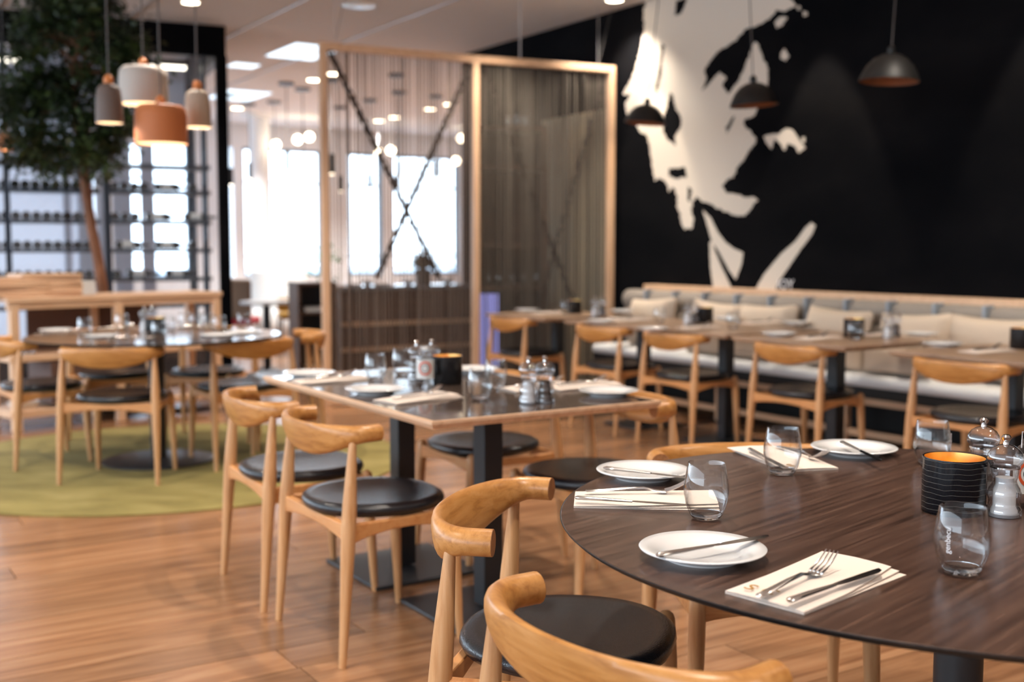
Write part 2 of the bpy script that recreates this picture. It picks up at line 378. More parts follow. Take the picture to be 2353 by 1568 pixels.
# mural on the black wall -------------------------------------------------
mur = tag(empty('wall_mural', un(5.2, NW - .001, 0), RU), 'large cream mural of a face with open collar painted on the black wall', 'mural')
def poly(pts, name, m, lift, jag=5, seed=1):
    from mathutils.geometry import tessellate_polygon
    c0 = u_of(mur.location)
    for tr_ in range(40):            # roughen the edge; take the first outline that does not cross itself
        rnd = random.Random(seed + tr_ * 101); out = []; n = len(pts); jg = jag * (1 - tr_ / 42)
        for i in range(n):
            a, b = Vector(pts[i]), Vector(pts[(i + 1) % n]); L = (b - a).length; k = max(1, int(L / 7)); nr = Vector((-(b - a).y, (b - a).x)) / max(L, 1e-3)
            for j in range(k):
                q = a.lerp(b, j / k) + (nr * rnd.uniform(-jg, jg) if j else Vector((0, 0)))
                w = atn(1400 + q.x / 2.24, q.y / 2.24, NW); out.append((u_of(w), w.z))
        T = tessellate_polygon([[Vector((u, z, 0)) for u, z in out]])
        ar = abs(sum(out[i][0] * out[(i + 1) % len(out)][1] - out[(i + 1) % len(out)][0] * out[i][1] for i in range(len(out)))) / 2
        at_ = sum(abs((Vector(out[t[1]]) - Vector(out[t[0]])).cross(Vector(out[t[2]]) - Vector(out[t[0]]))) / 2 for t in T)
        if abs(at_ - ar) < .004 * ar: break
    out = [(u, min(z, CZ - .002)) for u, z in out]
    vs = [(u - c0, lift, z) for u, z in out]; k = len(vs); vs += [(u - c0, 0.0, z) for u, z in out]
    fs = [tuple(t) for t in T] + [(i, (i + 1) % k, k + (i + 1) % k, k + i) for i in range(k)]
    MB().add(vs, fs).build(name, m, mur, smooth=False)
face = [(200, -40), (175, 60), (180, 150), (165, 200), (160, 260), (130, 370), (100, 430), (70, 482), (85, 490), (100, 476), (108, 485), (88, 520), (82, 560), (100, 600), (140, 640), (160, 680), (190, 690), (205, 740), (215, 820), (225, 870), (230, 930), (262, 918), (290, 940), (300, 960), (305, 990), (328, 962), (340, 990), (350, 1010), (345, 1060), (365, 1100), (370, 1150), (385, 1180), (425, 1175), (432, 1120), (420, 1080), (430, 1035), (445, 1010), (480, 1040), (520, 1050), (560, 1075), (600, 1090), (650, 1110), (700, 1110), (725, 1080), (740, 1050), (765, 1035), (740, 1015), (700, 1015), (650, 1000), (600, 990), (578, 960), (600, 930), (640, 910), (660, 860), (700, 810), (730, 760), (755, 735), (745, 700), (720, 670), (690, 640), (700, 612), (740, 600), (758, 570), (770, 540), (800, 500), (815, 440), (815, 350), (790, 300), (770, 240), (750, 215), (730, 250), (715, 300), (690, 360), (660, 420), (610, 485), (580, 440), (600, 400), (570, 370), (540, 400), (500, 450), (478, 468), (500, 400), (485, 360), (520, 310), (550, 270), (600, 240), (650, 210), (700, 150), (760, 130), (820, 100), (860, 50), (900, 60), (960, 30), (940, 0), (900, -40)]
poly(face, 'painted_face', mural_m, .0015, 4.5, 1)
for i, q in enumerate([[(315, 475), (300, 540), (280, 600), (275, 680), (300, 720), (345, 750), (338, 700), (370, 650), (365, 590), (340, 560), (330, 500)],
          [(305, 868), (390, 862), (398, 912), (340, 920), (308, 905)], [(270, 220), (284, 230), (268, 400), (242, 490), (235, 480), (258, 330)],
          [(345, 0), (400, -10), (370, 70), (335, 80)], [(650, 595), (625, 650), (605, 690), (598, 660), (635, 600)], [(690, 630), (730, 615), (745, 640), (705, 665)],
          [(405, 960), (425, 980), (415, 1040), (400, 1030)]]):
    poly(q, 'painted_black_patch', wall_black, .0025, 4, 20 + i)  # black areas of the mural, in the wall's own paint
for i, q in enumerate([[(850, 115), (880, 85), (915, 88), (890, 130), (860, 145)], [(900, 250), (925, 290), (905, 315), (880, 300), (885, 268)],
          [(795, 700), (840, 688), (870, 690), (905, 662), (940, 668), (965, 700), (985, 730), (1010, 760), (975, 786), (950, 750), (920, 735), (900, 775), (880, 740), (850, 715), (835, 770), (805, 735)],
          [(990, 705), (1008, 705), (1005, 735), (990, 735)], [(995, 55), (1015, 60), (1018, 80), (998, 84)], [(968, 30), (985, 35), (980, 50), (965, 48)],
          [(480, 1080), (520, 1120), (560, 1200), (600, 1250), (640, 1280), (687, 1300), (680, 1360), (650, 1440), (620, 1400), (560, 1290), (530, 1250), (500, 1150)],
          [(515, 1250), (530, 1240), (542, 1290), (580, 1380), (635, 1497), (537, 1497), (520, 1380)],
          [(747, 1500), (790, 1420), (880, 1310), (960, 1240), (1010, 1170), (1040, 1145), (1060, 1160), (1040, 1210), (980, 1290), (920, 1380), (870, 1450), (848, 1506)]]):
    poly(q, 'painted_patch', mural_m, .0018, 3 if i < 6 else 1.2, 50 + i)
def text(body, size, m, parent, loc, rot, name='lettering', ext=.0004):
    c = bpy.data.curves.new(name, 'FONT'); c.body = body; c.size = size; c.extrude = ext; c.align_x = 'CENTER'; c.materials.append(m)
    t0 = bpy.data.objects.new('t', c); COL.objects.link(t0); dg = bpy.context.evaluated_depsgraph_get(); me = bpy.data.meshes.new_from_object(t0.evaluated_get(dg)); bpy.data.objects.remove(t0)
    o = bpy.data.objects.new(name, me); COL.objects.link(o); o.location = loc; o.rotation_euler = rot
    if parent: o.parent = parent
    return o
w = atn(1806, 664, NW)
text('IOY', .1, white_print, mur, (u_of(w) - 5.2, .006, w.z), (pi / 2, 0, pi), ext=.001)

# wood trim over the bench back
t = MB(); a = un(U0 + .2, 6.17, 0); zt = [atn(1500, 655, 6.12).z, atn(2353, 690, 6.12).z]; TZ = sum(zt) / 2
tag(MB().box((*un(2.42, 6.165).xy, TZ - .03), (10.2, .11, .06), RU).build('trim_1', pale, bevel=.004), 'pale oak ledge running above the grey bench back', kind='structure')

# ------------------------------------------------------------------ banquette
bq = tag(empty('banquette', un(3.0, 5.87), RU), 'long built-in bench with tufted grey back and pale seat on oak trestles', 'bench')
BL0, BL1 = -2.2, 7.55; bc = 3.0; L = BL1 - BL0; mid = (BL0 + BL1) / 2 - bc     # local x = u, local y = -n
MB().box((mid, .0, .36), (L, .54, .07)).build('seat_base', mat('dark_bench_base', (.012, .011, .01), .7), bq, smooth=False, bevel=.01)
s = MB().box((mid, .01, .43), (L, .56, .075)).build('seat_pad', fab_seat, bq, bevel=.03)
MB().box((mid, -.30, .55), (L, .07, .7)).build('back_board', mat('dark_back_board', srgb(60, 54, 50), .8), bq, smooth=False)
k = 0; u = BL0
while u < BL1 - .1:
    w_ = .355; m = MB()
    secs = []
    for i in range(9):
        t_ = i / 8; x = u + w_ * t_ - bc; e = (1 - (2 * t_ - 1) ** 6); r = .055 * (.55 + .45 * e); ring = []
        for q in range(14):
            a = 2 * pi * q / 14; yy = -.22 + 1.1 * r * cos(a); zz = TZ - .125 + (r + .03) * sin(a) * 1.0
            ring.append((x, yy, zz))
        secs.append(ring)
    m.sweep(secs); secs = []
    for i in range(9):
        t_ = i / 8; x = u + w_ * t_ - bc; e = (1 - (2 * t_ - 1) ** 6); ring = []
        for (yy, zz) in [(-.26, .47), (-.2 + .035 * e, .48), (-.19 + .05 * e, .58), (-.2 + .04 * e, .70), (-.21 + .02 * e, TZ - .2), (-.26, TZ - .2)]: ring.append((x, yy, zz))
        secs.append(ring)
    m.sweep(secs)
    m.build('back_cushion', fab_grey, bq, ang=60)
    MB().box((u - bc, -.205, TZ - .12), (.022, .12, .165)).build('strap', strap_m, bq, bevel=.006)
    u += w_
for u in [BL0 + .1 + i * 1.17 for i in range(9)]:
    for y in (.2, -.2): MB().box((u - bc, y, .155), (.05, .05, .31)).build('leg', pale_v, bq, bevel=.004)
for y in (.2,):
    MB().box((mid, y, .30), (L, .03, .05)).build('trestle_rail', pale, bq); MB().box((mid, y, .09), (L, .03, .04)).build('trestle_rail', pale, bq)
MB().box((mid, -.1, .17), (L, .02, .33)).build('rear_panel', mat('dark_rear_panel', (.01, .01, .01), .8), bq)
# throw cushions
def cushion(w, h, t):
    m = MB(); N = 14; vs = []; fs = []
    for sgn in (1, -1):
        for i in range(N + 1):
            for j in range(N + 1):
                x, z = -1 + 2 * i / N, -1 + 2 * j / N
                e = max(0, (1 - x ** 4) * (1 - z ** 4)) ** .45; pin = 1 - .07 * (1 - abs(x) ** 1.0) ** 0 * (1 - z * z) * abs(x) ** 3; pin2 = 1 - .09 * (1 - x * x) * abs(z) ** 3
                vs.append((x * w / 2 * pin, sgn * t / 2 * e, z * h / 2 * pin2))
    M_ = (N + 1) ** 2
    for i in range(N):
        for j in range(N):
            a = i * (N + 1) + j; fs.append((a, a + N + 1, a + N + 2, a + 1)); b = a + M_; fs.append((b, b + 1, b + N + 2, b + N + 1))
    return m.add(vs, fs)
cw = cushion(.55, .39, .19).build('throw_cushion', fab_cush, ang=80)
cl = ['beige throw cushion at the far left end of the grey bench', 'beige throw cushion second from the far end, behind the double table', 'beige cushion left of centre on the grey bench, low and wide',
      'beige cushion in the middle of the bench, behind the lantern candle table', 'wide beige cushion on the bench behind the salt and pepper of the square table', 'beige cushion on the bench behind the rightmost table']
for i, (px, py, l) in enumerate([(1510, 715, cl[0]), (1655, 718, cl[1]), (1775, 728, cl[2]), (1935, 750, cl[3]), (2115, 775, cl[4]), (2285, 785, cl[5])]):
    p = atn(px, py, 5.93); u = u_of(p)
    o = inst(cw, un(u, 5.88, .47 + .195), RU, l, 'beige throw cushions along the bench', 'cushion'); o.rotation_euler = (radians(10), radians([4, -3, 2, -2, 3, -1][i]), RU)
lc = cushion(.48, .2, .16).build('lumbar_cushion', fab_cush, ang=80)
for i, (px, l) in enumerate([(1640, 'beige lumbar cushion low on the bench below the double table'), (1740, 'beige lumbar cushion between the double table and the square table'), (2070, 'buttoned beige lumbar cushion under the square table'), (1930, 'beige lumbar cushion behind the post of the square table')]):
    p = atn(px, 800, 5.78); inst(lc, un(u_of(p), 5.73, .47 + .10), RU, l, 'lumbar cushions on the bench seat', 'cushion')

# ------------------------------------------------------------------ string screen
ZS = 2.85
A, M_, C_ = at(741, 97, ZS), at(1091, 128, ZS), at(1404, 152, ZS)
for p in (A, M_, C_): p.z = 0
scr = tag(empty('string_screen', A, 0), 'tall two-panel room divider of hanging strings in a pale wood frame', 'room divider')
def lp(p, z): return (p.x - A.x, p.y - A.y, z)
for (p, n_) in ((A, 0), (M_, 1), (C_, 2)):
    d = (C_ - A).normalized(); MB().box(lp(p, ZS / 2), (.055, .07, ZS), atan2(d.y, d.x)).build('post', pale_v, scr, bevel=.004)
for a, b in ((A, M_), (M_, C_)):
    for z in (ZS - .03, .04):
        MB().bar(lp(a, z), lp(b, z), .07, .06).build('frame_rail', pale, scr, bevel=.004)
def strings(a, b, n, m, r0, r1, seed):
    rnd = random.Random(seed); g = MB(); d = (b - a); L = d.length; d.normalize(); nn = Vector((-d.y, d.x, 0))
    for i in range(n):
        t = (i + .5 + rnd.uniform(-.4, .4)) / n; p0 = a + d * (.04 + (L - .08) * t) + nn * rnd.uniform(-.02, .02); p1 = p0 + d * rnd.uniform(-.006, .006)
        r = rnd.uniform(r0, r1); g.tube([lp(p1, .07), lp((p0 + p1) / 2 + d * rnd.uniform(-.004, .004), 1.4), lp(p0, ZS - .06)], r, 4)
    return g
tag(strings(A, M_, 80, string_grey, .0022, .0048, 3).build('string_curtain', string_grey, scr), 'brown-grey strings', kind='stuff')
tag(strings(M_, C_, 95, string_green, .0026, .0052, 4).build('string_curtain', string_green, scr), 'denser sage-grey strings', kind='stuff')
def rope(p0, p1, r, seed):
    g = MB(); p0 = Vector(p0); p1 = Vector(p1); n = 44
    for s_ in (0, 1, 2):
        g.tube([p0.lerp(p1, i / n) + Vector((.018 * cos(i * .8 + s_ * 2.1), 0, .018 * sin(i * .8 + s_ * 2.1))) for i in range(n + 1)], r, 5)
    return g
def on(a, b, px, py):      # pixel on the vertical plane of a panel
    d = (b - a).normalized(); nn = Vector((-d.y, d.x, 0)); r = ray(px, py); t = nn.dot(a - Vector((0, 0, 0))) / nn.dot(r)
    q = r * t; return (q.x - A.x, q.y - A.y, CAMH + q.z)
for a, b, p, q, r in ((A, M_, (755, 112), (1010, 640), .010), (A, M_, (1082, 150), (866, 640), .010), (M_, C_, (1112, 150), (1320, 700), .006), (M_, C_, (1385, 190), (1240, 700), .005)):
    rope(on(a, b, *p), on(a, b, *q), r, 1).build('twisted_diagonal', string_dark, scr)  # dark strands twisted together along diagonals across each panel
for (px, py) in ((770, 95), (1195, 137), (1374, 150)):
    q = at(px, py, ZS); MB().tube([lp(q, ZS), lp(q, CZ)], .006 if px == 1195 else .002, 6).build('hanging_wire', mat('screen_wire', (.5, .5, .52), .4, .5), scr)
    if px != 1195: MB().tube([lp(q, ZS), lp(q + Vector((.12, 0, 0)), CZ)], .002, 5).build('hanging_wire', cord_m, scr)

# ------------------------------------------------------------------ wine room
WA, WB = at(-60, 15, CZ), at(518, 60, CZ)
WA.z = WB.z = 0; wd = (WB - WA).normalized(); wn = Vector((-wd.y, wd.x, 0)); WL = (WB - WA).length; WR = atan2(wd.y, wd.x)
wine = tag(empty('wine_room', WA, WR), 'black framed glass wine room with bottle shelves on the left', 'wine cabinet')   # local x along the front, y inwards
def wx(px):                # local x on the front plane for a pixel column
    r = ray(px, 573); t = (WA.x * wn.x + WA.y * wn.y) / (r.x * wn.x + r.y * wn.y); q = Vector((r.x * t, r.y * t, 0)); return (q - WA).dot(wd)
def wz(px, py, off=0):
    r = ray(px, py); t = ((WA.x * wn.x + WA.y * wn.y) + off) / (r.x * wn.x + r.y * wn.y); return CAMH + r.z * t
fz = wz(505, 128)
MB().box((WL / 2, .05, (CZ + fz) / 2), (WL, .1, CZ - fz)).build('fascia', wall_black, wine, smooth=False)
MB().box((WL - .04, .05, fz / 2), (.1, .1, fz)).build('corner_post', wall_black, wine, smooth=False)
MB().box((WL - .04, 2.15, CZ / 2), (.08, .1, CZ)).build('corner_post', wall_black, wine, smooth=False)
MB().box((WL - .04, 1.1, CZ - .15), (.08, 2.1, .3)).build('side_fascia', black_steel, wine, smooth=False)
steel_fr = mat('dark_shelf_metal', srgb(52, 60, 70), .35, .6)
for px, w_ in ((250, .06), (478, .03), (20, .05)): MB().box((wx(px), .06, fz / 2), (w_, .06, fz)).build('mullion', steel_fr, wine, smooth=False)
for a, b in ((0, wx(250)), (wx(250), WL - .08)): MB().box(((a + b) / 2, .05, fz / 2), (b - a, .008, fz)).build('glass_pane', pane_m, wine, smooth=False)
# white curtains / panels at the back of the room with bright slots between them
cu = mat('pale_back_panel', srgb(186, 190, 204), .8)
for a, b in ((265, 283), (303, 345), (356, 378), (398, 445), (470, 505)):
    x0, x1 = wx(a) * 1.0, wx(b) * 1.0; k = 1.22
    x0 = (x0 - 0) ; MB().box(((x0 + x1) / 2 - .35, 2.2, 1.25), (x1 - x0, .04, 2.5)).build('back_panel', cu, wine, smooth=False)
MB().box((WL / 2, 2.25, CZ - .35), (WL, .06, .7)).build('back_header', cu, wine, smooth=False)
MB().box((wx(120) - .15, 2.2, 1.32), (wx(250) - wx(-20), .01, 2.64)).build('dimming_pane', dim_film, wine, smooth=False)  # added translucent sheet, dims the daylight seen through the left bay
shz = [wz(380, y, .5) for y in (385, 443, 511, 575, 640, 700)]
for z in shz:
    for a, b in ((.05, wx(250) - .04), (wx(250) + .04, WL - .12)):
        MB().box(((a + b) / 2, .48, z - .01), (b - a, .34, .028)).build('shelf', steel_fr, wine, smooth=False)
        MB().tube([(a, .30, z + .012), (b, .30, z + .012)], .006, 6).build('shelf_rail', steel_fr, wine)
MB().box((WL / 2 - .04, .5, .18), (WL - .1, .6, .36)).build('plinth', black_steel, wine, smooth=False)
for px in (470, 492, 262): MB().tube([(wx(px), .62, .3), (wx(px), .62, fz)], .014, 8).build('upright', steel_fr, wine)
bt = empty('wine_bottle'); tag(bt, cat='bottle')
Mx = Matrix.Rotation(pi / 2, 4, 'X')      # axis along y, base towards the room
MB().lathe([(0, .006), (.02, .003), (.039, 0), (.042, .006), (.042, .19), (.03, .225), (.015, .245), (.014, .31), (0, .31)], 14, M=Matrix.Rotation(-pi / 2, 4, 'X')).build('bottle_body', bottle_m, bt)
MB().lathe([(.0155, .26), (.0155, .312), (0, .312)], 12, M=Matrix.Rotation(-pi / 2, 4, 'X')).build('foil', foil_m, bt)
b2 = empty('wine_bottle'); tag(b2, cat='bottle')
MB().lathe([(0, 0), (.038, 0), (.038, .19), (.03, .225), (.015, .245), (.014, .31), (0, .31)], 14, M=Matrix.Rotation(pi / 2, 4, 'Y')).build('bottle_body', bottle_m, b2)
MB().lathe([(.0392, .06), (.0392, .16)], 14, M=Matrix.Rotation(pi / 2, 4, 'Y')).build('label_paper', white_l, b2)
names = ['upper', 'second', 'third', 'fourth', 'lowest visible']
for r_, z in enumerate(shz[1:5]):
    x = .10; i = 0
    while x < WL - .22:
        if abs(x - wx(250)) < .09: x += .04; continue
        left = x < wx(250); p = WA + wd * x + wn * .36
        if not left and random.random() < .3:
            o = inst(b2, WA + wd * x + wn * .40 + Vector((0, 0, z + .038 + .012)), WR, 'wine bottle lying sideways with cream label, right bay, %s shelf' % names[r_], 'labelled bottles, right bay, %s shelf' % names[r_], 'bottle'); x += .36; continue
        inst(bt, p + Vector((0, 0, z + .047)), WR, 'dark wine bottle lying base outward on the %s shelf of the %s bay' % (names[r_], 'left' if left else 'right'), 'wine bottles, %s bay, %s shelf' % ('left' if left else 'right', names[r_]), 'bottle')
        x += .088 if left else .092
        i += 1
for i, (pa, pb, z, y) in enumerate(((-20, 70, 3.0, 1.2), (335, 470, 2.98, 1.0), (385, 430, 2.95, 1.9))):
    a, b = WA + wd * (wx(pa)) + wn * y, WA + wd * (wx(pb)) + wn * y
    lt = tag(empty('strip_light', ((a + b) / 2).to_tuple()[:2] + (3.1,), WR), ['long strip light inside the wine room, left end', 'long strip light inside the wine room above the pendants', 'short dim strip light at the back of the wine room'][i], 'lamp')
    L = (b - a).length; MB().box((0, 0, .03), (L + .06, .1, .05)).build('housing', black_steel, lt, smooth=False); MB().box((0, -.0, -.012), (L, .07, .03)).build('tube_lens', strip_e, lt, smooth=False)
    MB().tube([(0, 0, .05), (0, 0, CZ - 3.1)], .006, 6).build('hanger', cord_m, lt)
# ------------------------------------------------------------------ the dining chair (local +y is the way it faces)
def make_chair():
    r = tag(empty('dining_chair'), cat='chair')
    # back rest: a U of solid wood, round at the arm ends, a tall blade in the middle
    secs = []; N = 44; ends = []
    for i in range(N + 1):
        t = i / N; ph = pi * t; c = cos(ph); s = sin(ph)
        x = -.251 * (abs(c) ** .93) * (1 if c > 0 else -1); y = -.135 - .112 * s ** .96
        if t < .001 or t > .999: pass
        secs.append((Vector((x, y, 0)), s))
    path = [Vector((-.248, -.093, 0)), Vector((-.250, -.115, 0))] + [p for p, _ in secs] + [Vector((.250, -.115, 0)), Vector((.248, -.093, 0))]
    ss = [0, 0] + [s for _, s in secs] + [0, 0]
    rings = []
    for i, p in enumerate(path):
        tn = (path[min(i + 1, len(path) - 1)] - path[max(i - 1, 0)]).normalized(); nr = Vector((-tn.y, tn.x, 0))
        if nr.dot(p - Vector((0, 0, 0))) < 0: nr = -nr      # outward
        w = ss[i] ** 1.7
        hh = .0265 * (1 - w) + .054 * w; ht = .0265 * (1 - w) + .0125 * w; top = .726 - .002 * w; zc = top - hh
        lean = .30 * w; ring = []
        for k in range(16):
            a = 2 * pi * k / 16; ca, sa = cos(a), sin(a); ex = 2 / (2 + .7 * w)
            ca2 = (abs(ca) ** ex) * (1 if ca > 0 else -1); sa2 = (abs(sa) ** ex) * (1 if sa > 0 else -1)
            off = ht * ca2 + lean * hh * sa2
            ring.append(p + nr * off + Vector((0, 0, zc + hh * sa2)))
        rings.append(ring)
    bk = MB().sweep(rings).build('backrest', oak_rail, r, ang=50)
    for ring in (rings[0], rings[-1]):
        c = sum(ring, Vector()) / len(ring); d = Vector((0, .0012, 0))
        MB().sweep([[c + (q - c) * .985 for q in ring], [c + (q - c) * .97 + d for q in ring]]).build('end_grain', oak_end, bk, ang=30)
    for sx in (-1, 1):        # rear legs run up to the back rest
        P = [Vector((sx * .262, -.228, 0)), Vector((sx * .257, -.212, .22)), Vector((sx * .251, -.198, .42)), Vector((sx * .247, -.186, .58)), Vector((sx * .244, -.178, .685))]
        MB().tube([P[0], P[0].lerp(P[1], .5), P[1], P[1].lerp(P[2], .5), P[2], P[2].lerp(P[3], .5), P[3], P[4]], [.0115, .0145, .0178, .021, .0232, .0215, .017, .0108], 14).build('leg', oak_leg, r, ang=60)
    for sx in (-1, 1):
        P0, P1 = Vector((sx * .218, .202, 0)), Vector((sx * .206, .178, .450)); rr = [.0115, .0145, .0175, .0195, .0205, .0205, .020, .0165, .009, .002]; tt = [0, .2, .4, .6, .8, .9, .955, .98, .995, 1]
        MB().tube([P0.lerp(P1, t) for t in tt], rr, 14).build('leg', oak_leg, r, ang=70)
    def rail(a, b, th, z0=.43, d0=.058, d1=.030, bow=0):
        a, b = Vector(a), Vector(b); d = (b - a).normalized(); nn = Vector((-d.y, d.x, 0)); rg = []
        for i in range(13):
            t = i / 12; e = sin(pi * t) ** .8; p = a.lerp(b, t) + nn * bow * e; dd = d0 * (1 - e) + d1 * e; zt = z0 - .004 * e
            rg.append([p + nn * th / 2 + Vector((0, 0, zt)), p - nn * th / 2 + Vector((0, 0, zt)), p - nn * th / 2 + Vector((0, 0, zt - dd)), p + nn * th / 2 + Vector((0, 0, zt - dd))])
        MB().sweep(rg).build('seat_rail', oak_dark, r, ang=30, bevel=.003)
    rail((-.205, .18, 0), (.205, .18, 0), .024); rail((-.249, -.19, 0), (-.207, .17, 0), .024); rail((.207, .17, 0), (.249, -.19, 0), .024); rail((-.248, -.197, 0), (.248, -.197, 0), .024)
    # seat pad, a dished rounded triangle
    def fr(a, q):
        c, s = cos(a), sin(a); e = 2.35; k = (abs(c) ** e + abs(s) ** e) ** (-1 / e)
        wx_ = 1.06 if s > 0 else 1.06 - .10 * abs(s); return (q * k * c * wx_, q * k * s * 1.02 + .0)
    MB().lathe([(0, .421), (.15, .421), (.195, .4245), (.213, .434), (.219, .447), (.216, .459), (.204, .4665), (.182, .4655), (.13, .458), (.07, .4535), (0, .4525)], 40, fr=fr).build('seat', leather, r, ang=60)
    return r
chair = make_chair()
def face(px, py, fx, fy, label, group, dx=0, dy=0):      # the pixel of the seat centre
    p = at(px, py, .46); return inst(chair, (p.x + dx, p.y + dy, 0), yaw(fx, fy), label, group)
def chair_at(x, y, fx, fy, label, group):
    return inst(chair, (x, y, 0), yaw(fx, fy), label, group)
G1 = 'chairs around the large round table in front'; G2 = 'chairs at the pale edged rectangular table'; G3 = 'chairs around the round table on the green rug'; G4 = 'chairs along the banquette tables'
chair_at(.117, 2.300, .967, -.255, 'oak chair left of the dark round table, black seat fully in view', G1)
chair_at(.264, 1.662, .80, .60, 'nearest oak chair, only its curved back rest showing at the bottom of the photo', G1)
chair_at(.635, 2.79, .05, -1, 'oak chair on the far side of the dark round table, behind two place settings', G1)
chair_at(1.36, 2.58, -.8, -.6, 'oak chair mostly out of frame at the right of the dark round table', G1)
nx, ny = UY, -UX
def pair(x, y): return (x, y)
chair_at(-.455, 3.63, nx, ny, 'oak chair at the near left of the rectangular table, shown whole', G2)
chair_at(-.785, 4.15, nx + .05, ny - .04, 'oak chair second along the left side of the rectangular table', G2)
face(1112, 1012, -nx, -ny, 'oak chair tucked under the far side of the rectangular table, seat between the posts', G2)
face(1352, 1080, -nx, -ny, 'oak chair at the right end of the rectangular table, back rest behind the corner', G2)
face(280, 908, .02, 1, 'oak chair standing on the green rug with its back to the viewer', G3)
face(95, 883, .78, .62, 'oak chair cut by the left edge of the photo, at the rug table', G3)
face(550, 884, -.62, .74, 'oak chair at the right front of the rug table, facing away to the left', G3)
chair_at(-1.43, 7.0, -.85, -.25, 'oak chair at the right of the rug table beside the post of the string screen', G3)
face(478, 853, -.1, -1, 'oak chair behind the rug table, right of the black post, seat tucked in', G3)
face(268, 857, .5, -.85, 'oak chair behind the rug table, left of the black post', G3)
for u, l in ((3.36, 'rightmost oak chair along the banquette tables, back rest cropped near the photo edge'), (4.45, 'oak chair at the square table with the lantern candle'),
             (5.45, 'oak chair at the near half of the double banquette table'), (6.2, 'oak chair at the far half of the double banquette table'), (7.36, 'farthest oak chair of the banquette row, beside the string screen')):
    p = un(u, 4.83); chair_at(p.x, p.y, nx + random.uniform(-.03, .03), ny, l, G4)

# ------------------------------------------------------------------ tables
TZ_ = .74
def round_table(c, r, label, edge_m, top_m, rot, base_r, post_r):
    t = tag(empty('round_table', (c[0], c[1], 0), rot), label, 'table')
    MB().lathe([(0, -.0115), (r - .010, -.0115), (r - .0015, -.004), (r, -.002), (r, -.0004), (0, -.0004)], 128).build('table_edge', edge_m, t, (0, 0, TZ_), ang=20)
    MB().lathe([(0, .0), (r - .0025, 0), (r - .0015, -.0006), (0, -.0006)], 128).build('tabletop', top_m, t, (0, 0, TZ_), ang=20)
    MB().lathe([(0, .02), (post_r, .02), (post_r, .71), (post_r + .0, .71), (0, .71)], 28).build('post', black_steel, t)
    MB().lathe([(0, .71), (.16, .71), (.16, .7285), (0, .7285)], 24).build('mounting_plate', black_steel, t)
    MB().lathe([(0, 0), (base_r, 0), (base_r, .008), (base_r - .02, .014), (post_r + .02, .022), (0, .024)], 64).build('base_plate', dark_disc, t, ang=30)
    return t
def fit():   # circle through the rim points of the front table
    pts = [at(*q, TZ_) for q in ((1295, 1165), (1500, 1342), (1800, 1426), (1510, 1060), (1870, 1030))]
    best = None
    cx, cy, r = .8, 2.16, .7
    for it in range(4000):
        gx = gy = gr = 0
        for p in pts:
            d = sqrt((p.x - cx) ** 2 + (p.y - cy) ** 2); e = d - r; gx += e * (cx - p.x) / d; gy += e * (cy - p.y) / d; gr -= e
        cx -= .1 * gx; cy -= .1 * gy; r -= .1 * gr
    return cx, cy, r
fcx, fcy, fr_ = fit(); print('front table', fcx, fcy, fr_)
round_table((fcx, fcy), fr_, 'large round table with dark walnut laminate top filling the lower right', black_edge, walnut, radians(46), .3, .045)
lc_ = at(365, 1062, 0)
round_table((lc_.x, lc_.y), .715, 'round dark table with black post standing on the green rug', black_edge, walnut_rt, .5, .32, .045)
rc = (lc_.x + .03, lc_.y + .02); rg = tag(MB().lathe([(0, .001), (1.40, .001), (1.40, .008), (1.385, .011), (0, .011)], 128).build('round_rug', rug_m, loc=(rc[0], rc[1], 0), ang=30), 'round olive green rug under the left table', 'rug')
for o in list(COL.objects):        # chairs and table standing on the rug
    if o.parent is None and o.name.startswith(('dining_chair', 'round_table')) and (Vector(o.location).xy - Vector(rc)).length < 1.3: o.location.z = .011
def rect_table(u0, u1, n0, n1, posts, label, top_m, edge_m, name='dining_table', bs=.2, th=.022):
    cu_, cn = (u0 + u1) / 2, (n0 + n1) / 2; t = tag(empty(name, un(cu_, cn), RU), label, 'table'); L, Wd = u1 - u0, n1 - n0
    # edge: chamfered underside
    def rect(a, b, z): return [(-a, -b, z), (a, -b, z), (a, b, z), (-a, b, z)]
    m = MB(); m.sweep([rect(L / 2 - .012, Wd / 2 - .012, TZ_ - th - .004), rect(L / 2, Wd / 2, TZ_ - th * .45), rect(L / 2, Wd / 2, TZ_ - .0006)]); m.build('table_edge', edge_m, t, ang=20)
    MB().box((0, 0, TZ_ - .001), (L - .03, Wd - .03, .002)).build('tabletop', top_m, t, smooth=False)
    for (x, y, s) in posts:
        MB().box((x, y, .37), (.075, .075, .70)).build('post', black_steel, t, bevel=.003)
        MB().box((x, y, .715), (.3, .2, .006)).build('mounting_plate', black_steel, t)
        MB().box((x, y, .008), (bs * 2, bs * 2, .014)).build('base_plate', dark_disc, t, bevel=.004)
    return t
ca, cb, cc = at(607, 865, TZ_), at(988, 970, TZ_), at(1521, 921, TZ_)
u_lo, u_hi = (u_of(cb) + u_of(cc)) / 2, u_of(ca); n_lo, n_hi = (n_of(ca) + n_of(cb)) / 2, n_of(cc)
print('rect', u_lo, u_hi, n_lo, n_hi)
p1, p2 = at(927, 1305, 0), at(1122, 1400, 0); cu_ = (u_lo + u_hi) / 2; cn_ = (n_lo + n_hi) / 2
rect_table(u_lo, u_hi, n_lo, n_hi, [(u_of(p1) - cu_, -(n_of(p1) - cn_), 1), (u_of(p2) - cu_, -(n_of(p2) - cn_), 1)], 'rectangular table with dark top and pale wood edge on two black posts', walnut_rt, pale, bs=.23)
tan_edge = tanwood
rect_table(2.92, 3.77, 4.65, 5.48, [(.0, 0, 1)], 'square table cropped by the right edge of the photo, before the bench', tanwood, tan_edge)
